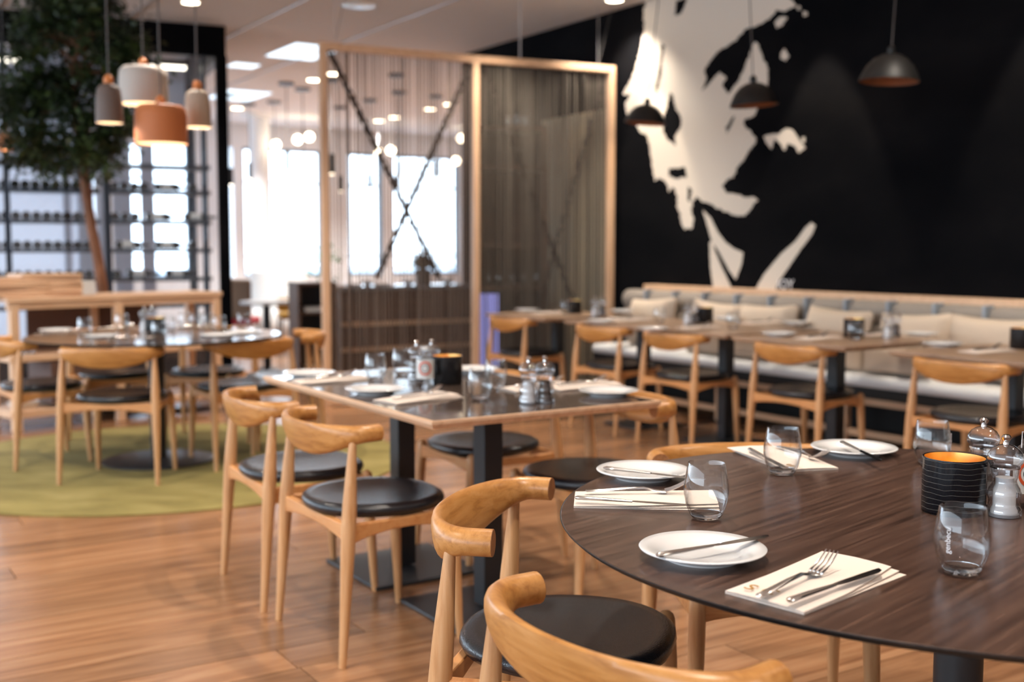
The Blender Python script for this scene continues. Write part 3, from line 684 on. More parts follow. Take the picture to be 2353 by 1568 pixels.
rect_table(4.02, 4.87, 4.62, 5.45, [(0, 0, 1)], 'square tan table holding the lantern candle, before the bench', tanwood, tan_edge)
rect_table(4.98, 6.66, 4.68, 5.48, [(-.42, 0, 1), (.42, 0, 1)], 'long double tan table on two posts before the bench', tanwood, tan_edge)
rect_table(6.88, 7.72, 4.66, 5.48, [(0, 0, 1)], 'farthest tan banquette table, nearest the string screen', tanwood, tan_edge)

# ------------------------------------------------------------------ table ware prototypes
def proto_plate():
    return tag(MB().lathe([(0, .004), (.052, .004), (.056, 0), (.062, 0), (.064, .004), (.098, .0155), (.1045, .0175), (.105, .019), (.103, .0205), (.09, .0175), (.066, .0125), (.060, .0085), (.03, .0075), (0, .0075)], 72).build('side_plate', china, ang=50), cat='plate')
def proto_glass():
    o = [(0, 0), (.022, 0), (.0265, .002), (.0305, .008), (.038, .026), (.0425, .048), (.0425, .062), (.040, .08), (.0352, .106), (.0346, .1075)]
    i = [(.0338, .1065), (.0388, .08), (.0412, .062), (.0412, .048), (.0362, .027), (.0285, .0135), (.020, .0098), (0, .0085)]
    g = tag(empty('water_glass'), cat='glass')
    MB().lathe(o[3:] + i[:-2], 64).build('glass_wall', clear_wall, g, ang=60)
    MB().lathe([(0, .0006), (.022, .0004), (.0262, .0024), (.0300, .008), (.0298, .0095), (.0275, .0128), (.020, .0098), (0, .0085)], 48).build('glass_base', clear, g, ang=40)
    return g
def proto_knife():
    k = empty('table_knife'); tag(k, cat='knife')
    pts = [(0, 0, .0045), (.004, 0, .0045), (.03, 0, .0048), (.07, 0, .0046), (.105, 0, .0042), (.115, 0, .0042)]
    MB().tube(pts, [.004, .0068, .0062, .0052, .0042, .0038], 10, sy=.6).build('handle', steel, k)
    m = MB(); ring = []
    for x, w0, w1 in ((.113, -.003, .003), (.12, -.005, .0045), (.14, -.0075, .005), (.19, -.0095, .005), (.222, -.009, .0045), (.236, -.005, .004), (.241, .001, .0032)):
        ring.append([(x, w0, .0042), (x, w1, .0032), (x, w1, .0052)])
    m.sweep(ring).build('blade', chrome, k, ang=40); return k
def proto_fork():
    k = empty('table_fork'); tag(k, cat='fork')
    m = MB(); ring = []
    for x, w, z, h in ((0, .003, .0015, .0022), (.004, .0075, .0015, .0025), (.03, .0068, .003, .003), (.08, .0045, .0065, .0036), (.12, .003, .0075, .004), (.142, .004, .0035, .003), (.155, .0105, .0022, .0018), (.166, .0125, .003, .0018)):
        ring.append([(x, -w, z), (x, -w * .6, z + h), (x, w * .6, z + h), (x, w, z), (x, w * .6, z - .0004), (x, -w * .6, z - .0004)])
    m.sweep(ring).build('handle', steel, k, ang=60)
    for j in range(4):
        y = -.0105 + .007 * j
        MB().tube([(.163, y, .0045), (.175, y, .008), (.19, y, .0145), (.204, y * .97, .0225), (.212, y * .96, .028)], [.0022, .0018, .0016, .0014, .0008], 6).build('tine', chrome, k)
    return k
def proto_napkin():
    k = empty('folded_napkin'); tag(k, cat='napkin')
    L, Wd = .285, .135; zs = 0
    for layer in range(3):
        m = MB(); rings = []; fan = (0, .012, .026)[layer]
        for i in range(15):
            x = -L / 2 + L * i / 14; row = []
            sh = fan * max(0, (i - 5) / 9) ** 1.3
            zz = .0016 * layer + .0022 * layer * (i / 14) + (.0005 * layer * sin(pi * i / 14) if layer == 2 else 0)
            top = []; bot = []
            for j in range(9):
                y = -Wd / 2 + Wd * j / 8; cv = .0008 * (layer + 1) * (1 - abs(j - 4) / 4) ** .5
                top.append((x, y + sh * (1 - .4 * j / 8), zz + .0012 + cv)); bot.append((x, y + sh * (1 - .4 * j / 8), zz + .0003 + (cv if layer else 0)))
            rings.append(top + bot[::-1])
        m.sweep(rings).build('napkin_fold', napkin_m, k, ang=40)
    return k
def mill(name, fill, cap_col=None):
    k = empty(name); tag(k, cat='mill')
    MB().lathe([(0, 0), (.031, 0), (.0325, .003), (.0325, .016), (.0295, .02), (.0285, .03), (.0305, .038), (.031, .046), (.0275, .056), (.0225, .064), (.0215, .07), (.024, .078), (.0255, .088), (.0255, .094), (0, .094)], 40).build('body', acrylic_wall, k, ang=40)
    MB().lathe([(0, .006), (.024, .006), (.0245, .012), (.0205, .02), (.0205, .05), (.0165, .062), (.0165, .075), (0, .075)], 28).build('filling', fill, k, ang=50)
    MB().lathe([(0, .095), (.0265, .095), (.0275, .099), (.0315, .104), (.033, .112), (.031, .121), (.025, .130), (.016, .136), (.006, .139), (0, .139)], 40).build('dome_cap', acrylic_wall, k, ang=50)
    MB().lathe([(0, .138), (.006, .138), (.0052, .143), (.0085, .149), (.009, .153), (.006, .157), (0, .158)], 24).build('finial', chrome, k)
    MB().lathe([(.0262, .0935), (.0275, .0935), (.0275, .0965), (.0262, .0965)], 32).build('ring', chrome, k)
    MB().lathe([(0, .0005), (.0275, .0005), (.0275, .0058), (0, .0058)], 28).build('foot', mat('mill_foot_grey', (.3, .31, .33), .5) if 'mill_foot_grey' not in bpy.data.materials else bpy.data.materials['mill_foot_grey'], k)
    return k
def candle_holder():
    k = empty('candle_holder'); tag(k, cat='candle')
    R, H = .0595, .108
    MB().lathe([(0, 0), (R - .004, 0), (R, .004), (R, H - .002), (R - .001, H), (R - .0035, H - .0005)], 96).build('cup', lacquer, k, ang=40)
    MB().lathe([(R - .0034, H - .0008), (R - .005, H * .7), (R - .005, .006), (0, .005)], 64).build('gold_lining', gold, k)
    MB().lathe([(0, .006), (.019, .006), (.02, .021), (.018, .021), (0, .02)], 24).build('tealight', wax, k)
    MB().lathe([(0, .022), (.0035, .026), (.0045, .031), (.002, .04), (0, .046)], 12).build('flame', flame_e, k)
    lamp_light('POINT', 'candle_glow', (0, 0, .04), .35, (1, .5, .15), k, size=.006)
    return k
plate, tumbler, knife, fork, napkin, salt, pepper, candle = proto_plate(), proto_glass(), proto_knife(), proto_fork(), proto_napkin(), mill('salt_mill', salt_m), mill('pepper_mill', pepper_m), candle_holder()
def put(pr, px, py, label, group, z=TZ_, rz=0, s=None):
    p = at(px, py, z); return inst(pr, (p.x, p.y, z + .0002), rz, label, group)
def along(pr, p0, p1, z, label, group, mid=0, tilt=0, dz=0):     # from pixel p0 towards p1
    a, b = at(*p0, z), at(*p1, z); d = b - a; o = inst(pr, (a + d * mid + Vector((0, 0, dz))).to_tuple(), atan2(d.y, d.x), label, group)
    if tilt: o.rotation_euler.y = -tilt
    return o
Z = TZ_ + .0003
# --- front table
gp, gn, gg, gk, gf = 'side plates', 'folded cream napkins', 'stemless water glasses', 'table knives', 'table forks'
put(plate, 1478, 1098, 'white side plate at the far left of the big round table, knife pointing right', gp)
put(plate, 1614, 1283, 'nearest white side plate, knife across it, front of the big round table', gp)
put(plate, 1962, 1044, 'white side plate at the far side of the big round table, under a dark knife', gp)
n1 = along(napkin, (1325, 1150), (1655, 1158), Z, 'cream napkin at the left edge of the big round table, below the left plate', gn, .48)
n2 = along(napkin, (1745, 1392), (2000, 1300), Z, 'nearest cream napkin with gold letters, lying at the table edge with fork and knife', gn, .5)
n3 = along(napkin, (1738, 1033), (1868, 1084), Z, 'cream napkin behind a glass on the far side of the big round table', gn, .5)
n1.rotation_euler.z += .03; n3.rotation_euler.z += pi
along(fork, (1345, 1131), (1600, 1133), Z + .0125, 'fork on the left edge napkin of the big round table', gf)
along(knife, (1322, 1149), (1582, 1166), Z + .0125, 'knife on the left edge napkin of the big round table', gk)
along(fork, (1742, 1374), (1925, 1300), Z + .0125, 'nearest fork, tines raised, on the napkin with gold letters', gf)
along(knife, (1812, 1388), (2030, 1312), Z + .0125, 'nearest knife beside the raised fork on the napkin with gold letters', gk)
along(knife, (1722, 1036), (1838, 1096), Z + .0125, 'knife on the napkin behind the middle glass', gk)
along(fork, (1786, 1028), (1878, 1056), Z + .0125, 'fork with tines showing right of the middle glass', gf)
along(knife, (1388, 1080), (1600, 1105), Z + .021, 'knife lying across the far left plate', gk)
along(knife, (1510, 1283), (1732, 1243), Z + .021, 'knife lying across the nearest plate', gk)
along(knife, (1934, 1020), (2012, 1056), Z + .021, 'dark knife lying across the far plate', gk)
t1 = put(tumbler, 1622, 1192, 'stemless glass on the left of the big round table, before the left napkin', gg)
t2 = put(tumbler, 1797, 1090, 'stemless glass in the middle of the big round table, napkin seen through it', gg)
t3 = put(tumbler, 2140, 1070, 'stemless glass with white lettering behind the black candle holder', gg)
t4 = put(tumbler, 2208, 1318, 'nearest stemless glass with etched lettering, in front of the black candle holder', gg)
put(candle, 2190, 1176, 'black ribbed candle holder with gold lining on the big round table', 'candle holders')
put(salt, 2306, 1186, 'clear salt mill right of the black candle holder on the big round table', 'salt mills')
put(pepper, 2256, 1130, 'clear pepper mill half hidden behind the black candle holder', 'pepper mills')
def swing_bottle(px, py, label, full=True):
    b = tag(empty('condiment_bottle', at(px, py, TZ_).to_tuple()), label, 'bottle'); b.location.z = TZ_ + .0003
    MB().lathe([(0, 0), (.03, 0), (.032, .004), (.032, .10), (.026, .118), (.016, .126), (.016, .136), (0, .136)], 32).build('body', clear_wall, b, ang=50)
    lab = MB(); lab.lathe([(.0325, .03), (.0325, .10)], 32).build('label_paper', white_l, b)
    rr = yaw(0 - b.location.x, 0 - b.location.y); M0 = Matrix.Rotation(rr, 4, 'Z')
    for r0, r1, m_ in ((.026, .0195, orange_l), (.014, .0115, black_edge)):
        g = MB(); N = 40; vs = []
        for k in range(N):
            a = 2 * pi * k / N
            for r in (r0, r1): ang = r * cos(a) / .034; vs.append((.0336 * sin(ang), .0336 * cos(ang), .07 + r * sin(a)))
        g.add(vs, [(2 * k, 2 * k + 1, (2 * k + 3) % (2 * N), (2 * k + 2) % (2 * N)) for k in range(N)], M0); g.build('label_ring', m_, b)
    MB().tube([(-.02, 0, .118), (-.02, 0, .15), (.02, 0, .15), (.02, 0, .118)], .0014, 6).build('wire_bail', chrome, b)
    MB().lathe([(0, .137), (.014, .137), (.014, .146), (0, .148)], 20).build('stopper', white_l, b)
    return b
swing_bottle(2366, 1165, 'clear jar with orange ringed label and wire bail beside the front mill')
# lettering
rn = n2.rotation_euler.z
text('S', .036, gold_print, n2, (-.128, .040, .0105), (0, 0, -pi / 2)); text('C', .036, gold_print, n2, (-.128, .008, .0112), (0, 0, -pi / 2))
text('S', .036, gold_print, n3, (-.128, .040, .0105), (0, 0, -pi / 2))
def glass_text(g, body, az, size, up=1):
    R_ = .0432; th = radians(az)
    text(body, size, white_print, g, (R_ * cos(th), R_ * sin(th), .062), (pi / 2, 0, th + pi / 2), ext=.0001).rotation_euler = (Matrix.Rotation(th, 3, 'Z') @ Matrix.Rotation(pi / 2, 3, 'Y') @ Matrix.Rotation(pi / 2, 3, 'Z') @ Matrix.Rotation(0 if up > 0 else 0, 3, 'Z')).to_euler()
def gt(g, body, az, size, down):
    th = radians(az); n_ = Vector((cos(th), sin(th), 0)); x = Vector((0, 0, -1 if down else 1)); y = n_.cross(x); R_ = .0431
    M0 = Matrix((x, y, n_)).transposed(); o = text(body, size, white_print, g, (R_ * n_.x, R_ * n_.y, .06), M0.to_euler(), ext=.0001); return o
gt(t3, 'genbecu', -38, .0125, True); gt(t4, 'genbecu', -135, .0125, False)

# --- settings on the other tables
def setting(where, items):
    for kind, px, py, word in items:
        if kind == 'p': put(plate, px, py, 'white side plate %s, %s' % (word, where), gp)
        elif kind == 'g': put(tumbler, px, py, 'stemless glass %s, %s' % (word, where), gg)
        elif kind == 's': put(salt, px, py, 'clear salt mill %s, %s' % (word, where), 'salt mills')
        elif kind == 'r': put(pepper, px, py, 'clear pepper mill %s, %s' % (word, where), 'pepper mills')
        elif kind == 'c': put(candle, px, py, 'black candle holder %s, %s' % (word, where), 'candle holders')
        elif kind == 'b': swing_bottle(px, py, 'small condiment bottle with orange ringed label %s, %s' % (word, where))
def nap(where, word, p0, p1, withcut=True):
    a, b = at(*p0, Z), at(*p1, Z); d = (b - a).normalized(); c = (a + b) / 2; an = atan2(d.y, d.x); nn = Vector((-d.y, d.x, 0))
    inst(napkin, c, an, 'cream napkin %s, %s' % (word, where), gn)
    if withcut:
        q = c - d * .10 + nn * .02 + Vector((0, 0, .0125)); inst(fork, q, an, 'fork on the napkin %s, %s' % (word, where), gf)
        q = c - d * .12 - nn * .02 + Vector((0, 0, .0125)); inst(knife, q, an, 'knife on the napkin %s, %s' % (word, where), gk)
RT = 'pale edged rectangular table'
setting(RT, [('p', 710, 866, 'at the far left corner'), ('p', 862, 904, 'on the near left side'), ('p', 1090, 856, 'behind the candle holder'), ('p', 1398, 908, 'at the right corner'),
             ('g', 863, 876, 'standing alone left of the bottle'), ('g', 925, 862, 'just left of the rear mills'), ('g', 1103, 918, 'nearest, right of the candle holder'), ('g', 1139, 893, 'second right of the candle holder'),
             ('r', 958, 876, 'left of the rear pair'), ('s', 992, 872, 'right of the rear pair'), ('s', 1215, 928, 'left of the front pair'), ('r', 1252, 926, 'right of the front pair'), ('c', 1027, 882, 'in the centre'), ('b', 977, 888, 'left of the candle holder')])
nap(RT, 'at the far left corner', (690, 880), (830, 872)); nap(RT, 'on the near side', (870, 928), (1050, 908)); nap(RT, 'behind the front mills', (1180, 897), (1300, 888)); nap(RT, 'toward the right corner', (1290, 893), (1390, 886))
LT = 'round table on the rug'
setting(LT, [('g', 196, 772, 'left, behind the stacked napkin'), ('g', 281, 760, 'left rear'), ('g', 366, 782, 'nearest, in front of the candle'), ('g', 388, 764, 'right of the candle'), ('g', 505, 765, 'right side'), ('g', 560, 757, 'far right'),
             ('c', 357, 772, 'in the centre'), ('s', 333, 763, 'left of the candle'), ('r', 350, 758, 'behind the candle'), ('p', 235, 778, 'near left'), ('p', 130, 764, 'left edge'), ('p', 560, 770, 'right edge'), ('p', 500, 776, 'front right'),
             ('g', 425, 755, 'rear centre'), ('g', 450, 757, 'rear right of centre'), ('g', 478, 756, 'rear right')])
nap(LT, 'at the left edge', (80, 772), (200, 768)); nap(LT, 'near the front', (250, 784), (340, 780)); nap(LT, 'at the rear', (400, 756), (490, 754)); nap(LT, 'at the right edge', (520, 766), (600, 764)); nap(LT, 'rear left', (230, 760), (300, 758))
T3w = 'square table with lantern candle'
setting(T3w, [('p', 1790, 772, 'left front'), ('p', 2115, 772, 'right corner'), ('g', 1964, 782, 'in front of the candle'), ('c', 1962, 775, 'in the centre'), ('s', 2040, 778, 'left of the mill pair'), ('r', 2058, 774, 'right of the mill pair')])
nap(T3w, 'left front', (1830, 782), (1930, 775)); nap(T3w, 'right of the candle', (1985, 772), (2040, 768))
T2w = 'double banquette table'
setting(T2w, [('g', 1516, 742, 'left end'), ('s', 1580, 745, 'left of the centre pair'), ('r', 1596, 743, 'right of the centre pair'), ('c', 1619, 742, 'in the centre'), ('p', 1670, 735, 'right of the candle'), ('g', 1684, 756, 'right half'), ('p', 1500, 760, 'near the front edge'), ('p', 1830, 746, 'right end'), ('p', 1380, 742, 'far left end')])
nap(T2w, 'front left', (1410, 738), (1490, 736)); nap(T2w, 'front centre', (1560, 756), (1650, 752)); nap(T2w, 'right', (1710, 745), (1790, 742))
T1w = 'banquette table nearest the string screen'
setting(T1w, [('g', 1300, 722, 'left of the candle'), ('c', 1320, 721, 'in the centre'), ('s', 1367, 728, 'left of the pair'), ('r', 1384, 726, 'right of the pair'), ('p', 1210, 716, 'left end'), ('p', 1430, 718, 'right end')])
nap(T1w, 'front left', (1230, 722), (1290, 720)); nap(T1w, 'right', (1400, 735), (1455, 733))
T4w = 'banquette table at the right edge'
setting(T4w, [('p', 2165, 796, 'left corner'), ('c', 2348, 802, 'cut by the photo edge')])
nap(T4w, 'centre', (2220, 812), (2320, 806))
# ------------------------------------------------------------------ pendants over the rug table
def drum(px, ytop, ybot, w, Y, prof, m, label, name='pendant_lamp', cap=True):
    a, b = atd(px, ytop, Y), atd(px, ybot, Y); H = a.z - b.z; R = w * Y / FPX / 2
    t = tag(empty(name, (b.x, b.y, b.z)), label, 'pendant lamp')
    P = [(R * r, H * z) for r, z in prof]
    inner = [(r - .004, z - (.004 if i else 0)) for i, (r, z) in enumerate(P) if r > .005][::1]
    MB().lathe(P + [(0, P[-1][1])], 40).build('lamp_shade', m, t, ang=50)
    MB().lathe([(R * .965, .004), (R * .93, H * .6), (R * .5, H * .93), (0, H * .94)], 40).build('shade_lining', shade_in, t)
    if cap: MB().lathe([(0, H * .97), (.027, H), (.027, H + .03), (.012, H + .05), (0, H + .05)], 20).build('cap', cap_wood, t)
    MB().tube([(0, 0, H + .03), (0, 0, CZ - b.z)], .005, 6).build('cord', cord_m, t)
    lamp_light('POINT', 'bulb_light', (0, 0, H * .25), 7, WARM, t, size=.04)
    return t
DR = [(1, 0), (1, .1), (.99, .7), (.95, .88), (.8, .97), (.3, 1)]
CN = [(1, 0), (1, .08), (.97, .5), (.86, .85), (.6, .96), (.25, 1)]
drum(331, 152, 240, 108, 7.0, DR, white_shade, 'broad off-white drum pendant above the rug table')
drum(371, 240, 331, 116, 6.6, DR, orange_shade, 'broad orange drum pendant, lowest above the rug table')
drum(252, 192, 283, 60, 6.5, CN, grey_shade, 'narrow dark grey pendant, leftmost of the four above the rug table')
drum(455, 205, 293, 60, 6.9, CN, beige_shade, 'narrow beige pendant, rightmost of the four above the rug table')
drum(14, 300, 345, 34, 9.5, CN, orange_shade, 'small orange glowing pendant behind the tree at the left edge')
# ------------------------------------------------------------------ black dome pendants by the bench
def dome(px, ytop, ybot, w, n0, label, tilt=0, rz=0):
    r = ray(px, ybot); a = atn(px, ytop, n0); b = atn(px, ybot, n0); H = a.z - b.z; R = w / 2 * b.y / FPX
    t = tag(empty('dome_pendant', b.to_tuple(), rz), label, 'pendant lamp'); t.rotation_euler = (0, tilt, rz)
    P = [(R, 0), (R * .985, H * .08), (R * .90, H * .30), (R * .76, H * .58), (R * .55, H * .82), (R * .3, H * .96), (R * .1, H)]
    MB().lathe(P + [(0, H)], 48).build('lamp_shade', black_shade, t, ang=60)
    MB().lathe([(r_ - .006, z_ - .006 if i else 0.001) for i, (r_, z_) in enumerate(P)] + [(0, H - .006)], 48).build('shade_lining', copper_in, t, ang=60)
    MB().lathe([(0, H), (.02, H), (.022, H + .03), (.006, H + .045), (0, H + .045)], 20).build('cap', black_shade, t)
    MB().tube([(0, 0, H + .03), (0, 0, (CZ - b.z) * cos(tilt))], .0035, 6).build('cord', cord_m, t)
    return t
dome(1482, 240, 284, 94, 5.05, 'black dome pendant in front of the mural, leftmost of three', .10)
dome(1733, 190, 243, 110, 5.05, 'black dome pendant in front of the mural, middle of three', -.06)
dome(2043, 124, 188, 134, 5.05, 'black dome pendant against the plain black wall, rightmost of three', .05)
# ------------------------------------------------------------------ downlights
def downlight(p, label, on=True, power=None, r=.07):
    t = tag(empty('downlight', (p.x, p.y, CZ)), label, 'ceiling light', 'recessed ceiling downlights')
    MB().lathe([(r, -.003), (r + .014, -.005), (r + .016, -.001), (r + .014, .0)], 28).build('trim_ring', white_w, t)
    MB().lathe([(0, -.004), (r, -.004), (r, -.001), (0, -.001)], 28).build('lens', lamp_e, t, ang=20)
    if power: lamp_light('SPOT', 'beam', (0, 0, -.03), power, WARM if p.y < 11.5 else (1, .95, .9), t, size=.045, angle=105, blend=.7)
    return t
dl = [(438, 5), (722, 184), (545, 249), (766, 170), (684, 321), (711, 315), (634, 333), (870, 278), (907, 270), (988, 251), (1033, 240), (1060, 318), (871, 351), (898, 346), (1048, 370), (1412, 0)]
for px, py in dl:
    p = at(px, py, CZ)
    if u_of(p) > 18.2:  # light spots falling beyond the window wall become added glowing globes
        q = atu(px, py, 17.2); gp_ = tag(empty('glow_globe', q.to_tuple()), 'small glowing globe added before the far windows', 'pendant lamp', 'glowing globes added before the far windows')
        MB().lathe([(0, -.07), (.05, -.05), (.07, 0), (.05, .05), (0, .07)], 16).build('globe', lamp_e, gp_, ang=80); MB().tube([(0, 0, .06), (0, 0, CZ - q.z)], .005, 5).build('cord', white_w, gp_); continue
    lb = {438: 'round warm downlight at the top of the photo, above the hanging pendants', 1412: 'round warm downlight at the top of the photo, beside the black wall', 722: 'round warm downlight just left of the top of the screen post', 766: 'round warm downlight seen just inside the top left corner of the screen', 545: 'round warm downlight beside the edge of the black frame', 1060: 'round downlight seen beside the middle post of the screen'}.get(px, 'round downlight in the ceiling of the far room')
    downlight(p, lb, power=LAMP_W * (.7 if p.y < 13 else 2.2), r=.07 if p.y < 13 else .085)
for u, n in [(-1.0, -.6), (-1.0, 2.4), (1.2, .9), (1.0, 3.9), (3.0, -.9), (3.2, 2.2), (3.2, 4.6), (5.4, .3), (5.4, 3.2), (7.6, -.8), (7.4, 2.2), (7.6, 4.9)]:  # unseen lamps added in a grid to light the dining tables
    downlight(un(u, n), 'unseen warm downlight added over the dining tables', power=LAMP_W)
# wall washers: the lamps whose scallops show on the black wall
def washer(px, py, label, power):
    q = atn(px, py, NW); u = u_of(q); p = un(u, NW - .42)
    t = tag(empty('wall_washer', (p.x, p.y, CZ)), label, 'ceiling light')
    MB().lathe([(0, -.05), (.035, -.05), (.04, -.045), (.04, 0), (0, 0)], 24).build('housing', black_steel, t, ang=30)
    MB().lathe([(0, -.053), (.03, -.053), (.03, -.051), (0, -.051)], 24).build('lens', lamp_e, t, ang=20)
    a = atan2(nx, ny); lamp_light('SPOT', 'beam', (0, 0, -.07), power, (1, .86, .68), t, rot=(radians(10), 0, yaw(nx, ny)), size=.03, angle=46, blend=.35)
washer(1500, 200, 'small ceiling spot lighting the mural face', WASH_W)
washer(1895, 150, 'small ceiling spot lighting the plain black wall beside the mural', WASH_W)
washer(2420, 150, 'small ceiling spot near the right end of the black wall', WASH_W)
def sky_panel(px, py, w, h, label):
    p = at(px, py, CZ); t = tag(empty('ceiling_panel_light', (p.x, p.y, CZ), RU), label, 'ceiling light')
    MB().box((0, 0, -.004), (w, h, .006)).build('diffuser', cool_e, t, smooth=False); MB().box((0, 0, -.002), (w + .05, h + .05, .003)).build('frame', white_w, t, smooth=False)
sky_panel(700, 119, .9, .55, 'bright square cool ceiling panel beside the top of the string screen'); sky_panel(548, 219, 1.0, .6, 'cool square ceiling panel farther into the next room'); sky_panel(560, 150, .3, .3, 'small cool ceiling panel near the black frame')
for px, py, l in ((825, 11, 'round pale ceiling disc light at the top of the photo'), (572, 262, 'round ceiling canopy left of the far pendants')):  # first disc is a light, shown only by its pale bluish colour
    p = at(px, py, CZ); tag(MB().lathe([(0, -.012), (.13, -.012), (.15, -.004), (.15, 0), (0, 0)], 32).build('ceiling_disc', mat('disc_metal', (.55, .65, .7), .3, .3), loc=(p.x, p.y, CZ)), l, 'ceiling fitting')
# far slim pendants
def slim(px, y0, y1, cy, Y, w, label):
    a, b = atd(px, y0, Y), atd(px, y1, Y); t = tag(empty('slim_pendant', b.to_tuple()), label, 'pendant lamp', 'slim black pendants in the far room')
    R = max(.03, w * Y / FPX / 2); H = a.z - b.z
    MB().lathe([(0, 0), (R, 0), (R, H), (0, H)], 16).build('lamp_shade', black_shade, t, ang=30); MB().lathe([(0, -.003), (R * .8, -.003), (R * .8, 0), (0, 0)], 12).build('lens', lamp_e, t, ang=30)
    MB().tube([(0, 0, H), (0, 0, CZ - b.z)], .006, 5).build('cord', cord_m, t); MB().lathe([(0, CZ - b.z - .03), (.1, CZ - b.z - .03), (.1, CZ - b.z), (0, CZ - b.z)], 20).build('canopy', black_steel, t, ang=30)
for i, (px, y0, y1, w) in enumerate([(531, 386, 425, 11), (574, 374, 412, 9), (633, 378, 418, 6), (661, 349, 394, 10), (698, 356, 397, 7), (762, 354, 400, 14), (851, 398, 434, 6), (918, 370, 405, 10), (913, 400, 430, 6), (1003, 368, 408, 9), (783, 405, 440, 10)]):
    slim(px, y0, y1, 240, (15.5, 16.5, 16.3, 14.5, 15, 14.2, 16.1, 15.3, 13.8, 15.7, 16.9)[i], w, 'slim black cylinder pendant in the far room, %s' % ['at the black frame', 'next right of the frame', 'short thin one', 'tallest left of the screen', 'just left of the screen', 'behind the screen post', 'thin one behind strings', 'in the middle of the screen', 'low one in mid screen', 'right of mid screen', 'low one near the left post'][i])

# ------------------------------------------------------------------ tree
tb = atd(236, 676, 8.75); tree = tag(empty('indoor_tree', (tb.x, tb.y, 0)), 'tall leafy ficus tree with bare brown trunk behind the wooden shelf unit', 'tree')
def tp(px, py, dy=0): q = atd(px, py, tb.y + dy); return (q.x - tb.x, q.y - tb.y, q.z)
MB().tube([(0.03, 0, .35), tp(237, 676), tp(226, 600), tp(210, 520), tp(198, 440), tp(190, 372), tp(178, 300), tp(168, 200), tp(170, 90)], [.05, .043, .04, .038, .036, .036, .03, .022, .01], 12).build('trunk', bark, tree)
MB().lathe([(0, 0), (.18, 0), (.2, .4), (.19, .4), (.18, .36), (0, .36)], 32).build('planter', black_steel, tree, ang=40)
br = MB(); rnd = random.Random(5); tips = []
for i in range(34):
    t0 = rnd.random(); s0 = Vector(tp(188 - 20 * t0, 372 - 280 * t0)); a = rnd.uniform(0, 2 * pi); ln = rnd.uniform(.3, .5) * (1 - .35 * t0)
    e = s0 + Vector((cos(a) * ln, sin(a) * ln, rnd.uniform(.0, .3))); br.tube([s0, s0.lerp(e, .5) + Vector((0, 0, .04)), e], [.012, .007, .003], 5); tips.append(e); tips.append(s0.lerp(e, .6))
br.build('branches', bark, tree)
clumps = [(70, 60), (110, 30), (170, 20), (230, 35), (280, 90), (60, 120), (120, 100), (190, 90), (250, 140), (290, 170), (40, 190), (100, 180), (160, 170), (220, 200), (280, 240), (30, 260), (90, 250), (150, 250), (210, 270), (260, 300), (60, 320), (120, 320), (180, 330), (230, 340), (100, 370), (150, 385), (220, 375), (50, 345), (300, 130), (200, 10), (140, -20), (230, -20), (90, 0), (290, 290), (20, 230), (160, 60), (75, 215), (135, 215), (190, 150), (75, 285)]
lv = MB(); rnd = random.Random(11)
for (px, py) in clumps:
    for q in range(3):
        dy = rnd.uniform(-.5, .35); c = Vector(tp(px + rnd.uniform(-16, 16), py + rnd.uniform(-16, 16), dy))
        if c.z > CZ - .12: c.z = CZ - .12 - rnd.random() * .1
        for k in range(120):
            d = Vector((rnd.gauss(0, 1), rnd.gauss(0, 1), rnd.gauss(0, .75))) * .085; p = c + d
            if p.z > CZ - .04: continue
            a = rnd.uniform(0, 2 * pi); el = rnd.uniform(-1.0, .4); x = Vector((cos(a) * cos(el), sin(a) * cos(el), sin(el))); y = x.cross(Vector((rnd.gauss(0, .4), rnd.gauss(0, .4), 1))).normalized(); z = x.cross(y)
            l = rnd.uniform(.045, .075); w = l * .27
            lv.add([p, p + x * l * .45 + y * w + z * .004, p + x * l, p + x * l * .45 - y * w + z * .004], [(0, 1, 2, 3)])
tag(lv.build('foliage', leaf_m, tree, smooth=False), 'small dark green leaves', kind='stuff')

# ------------------------------------------------------------------ wooden shelf unit behind the rug table
SA, SB = at(18, 686, .92), at(507, 671, .92); SA.z = SB.z = 0; sd = (SB - SA).normalized(); sn = Vector((-sd.y, sd.x, 0)); SL = (SB - SA).length; SR = atan2(sd.y, sd.x)
unit = tag(empty('shelf_unit', SA, SR), 'long pale wood shelf unit with open frame behind the rug table', 'shelf')
def sx(px):
    r = ray(px, 573); t = (SA.x * sn.x + SA.y * sn.y) / (r.x * sn.x + r.y * sn.y); return (Vector((r.x * t, r.y * t, 0)) - SA).dot(sd)
for y in (.03, .42):
    for px in (29, 271, 497): MB().box((sx(px), y, .445), (.06, .06, .89)).build('leg', pale_v, unit, bevel=.004)
MB().box((SL / 2, .225, .905), (SL + .02, .47, .035)).build('top', pale, unit, bevel=.004)
MB().box((SL / 2, .03, .865), (SL, .05, .05)).build('top_rail', pale, unit, bevel=.004)
MB().box((SL / 2, .225, .50), (SL, .44, .04)).build('middle_shelf', pale, unit, bevel=.004)
MB().box((SL / 2, .225, .12), (SL, .44, .05)).build('lower_shelf', pale, unit, bevel=.004)
MB().box(((sx(115) + sx(268)) / 2, .43, .69), (sx(268) - sx(115), .02, .36)).build('back_panel', brown_panel, unit, smooth=False)
MB().box(((sx(275) + sx(410)) / 2, .44, .69), (sx(410) - sx(275), .02, .36)).build('back_panel', brown_panel, unit, smooth=False)
MB().box(((sx(110) + sx(268)) / 2, .2, .32), (sx(268) - sx(110), .38, .30)).build('cupboard_box', brown_panel, unit, smooth=False)
def onunit(px, y, z): return SA + sd * sx(px) + sn * y + Vector((0, 0, z))
tray = MB().box((0, 0, .011), (.42, .3, .022)).build('wooden_board', pale, bevel=.004); tag(tray, cat='board')
rnd = random.Random(3)
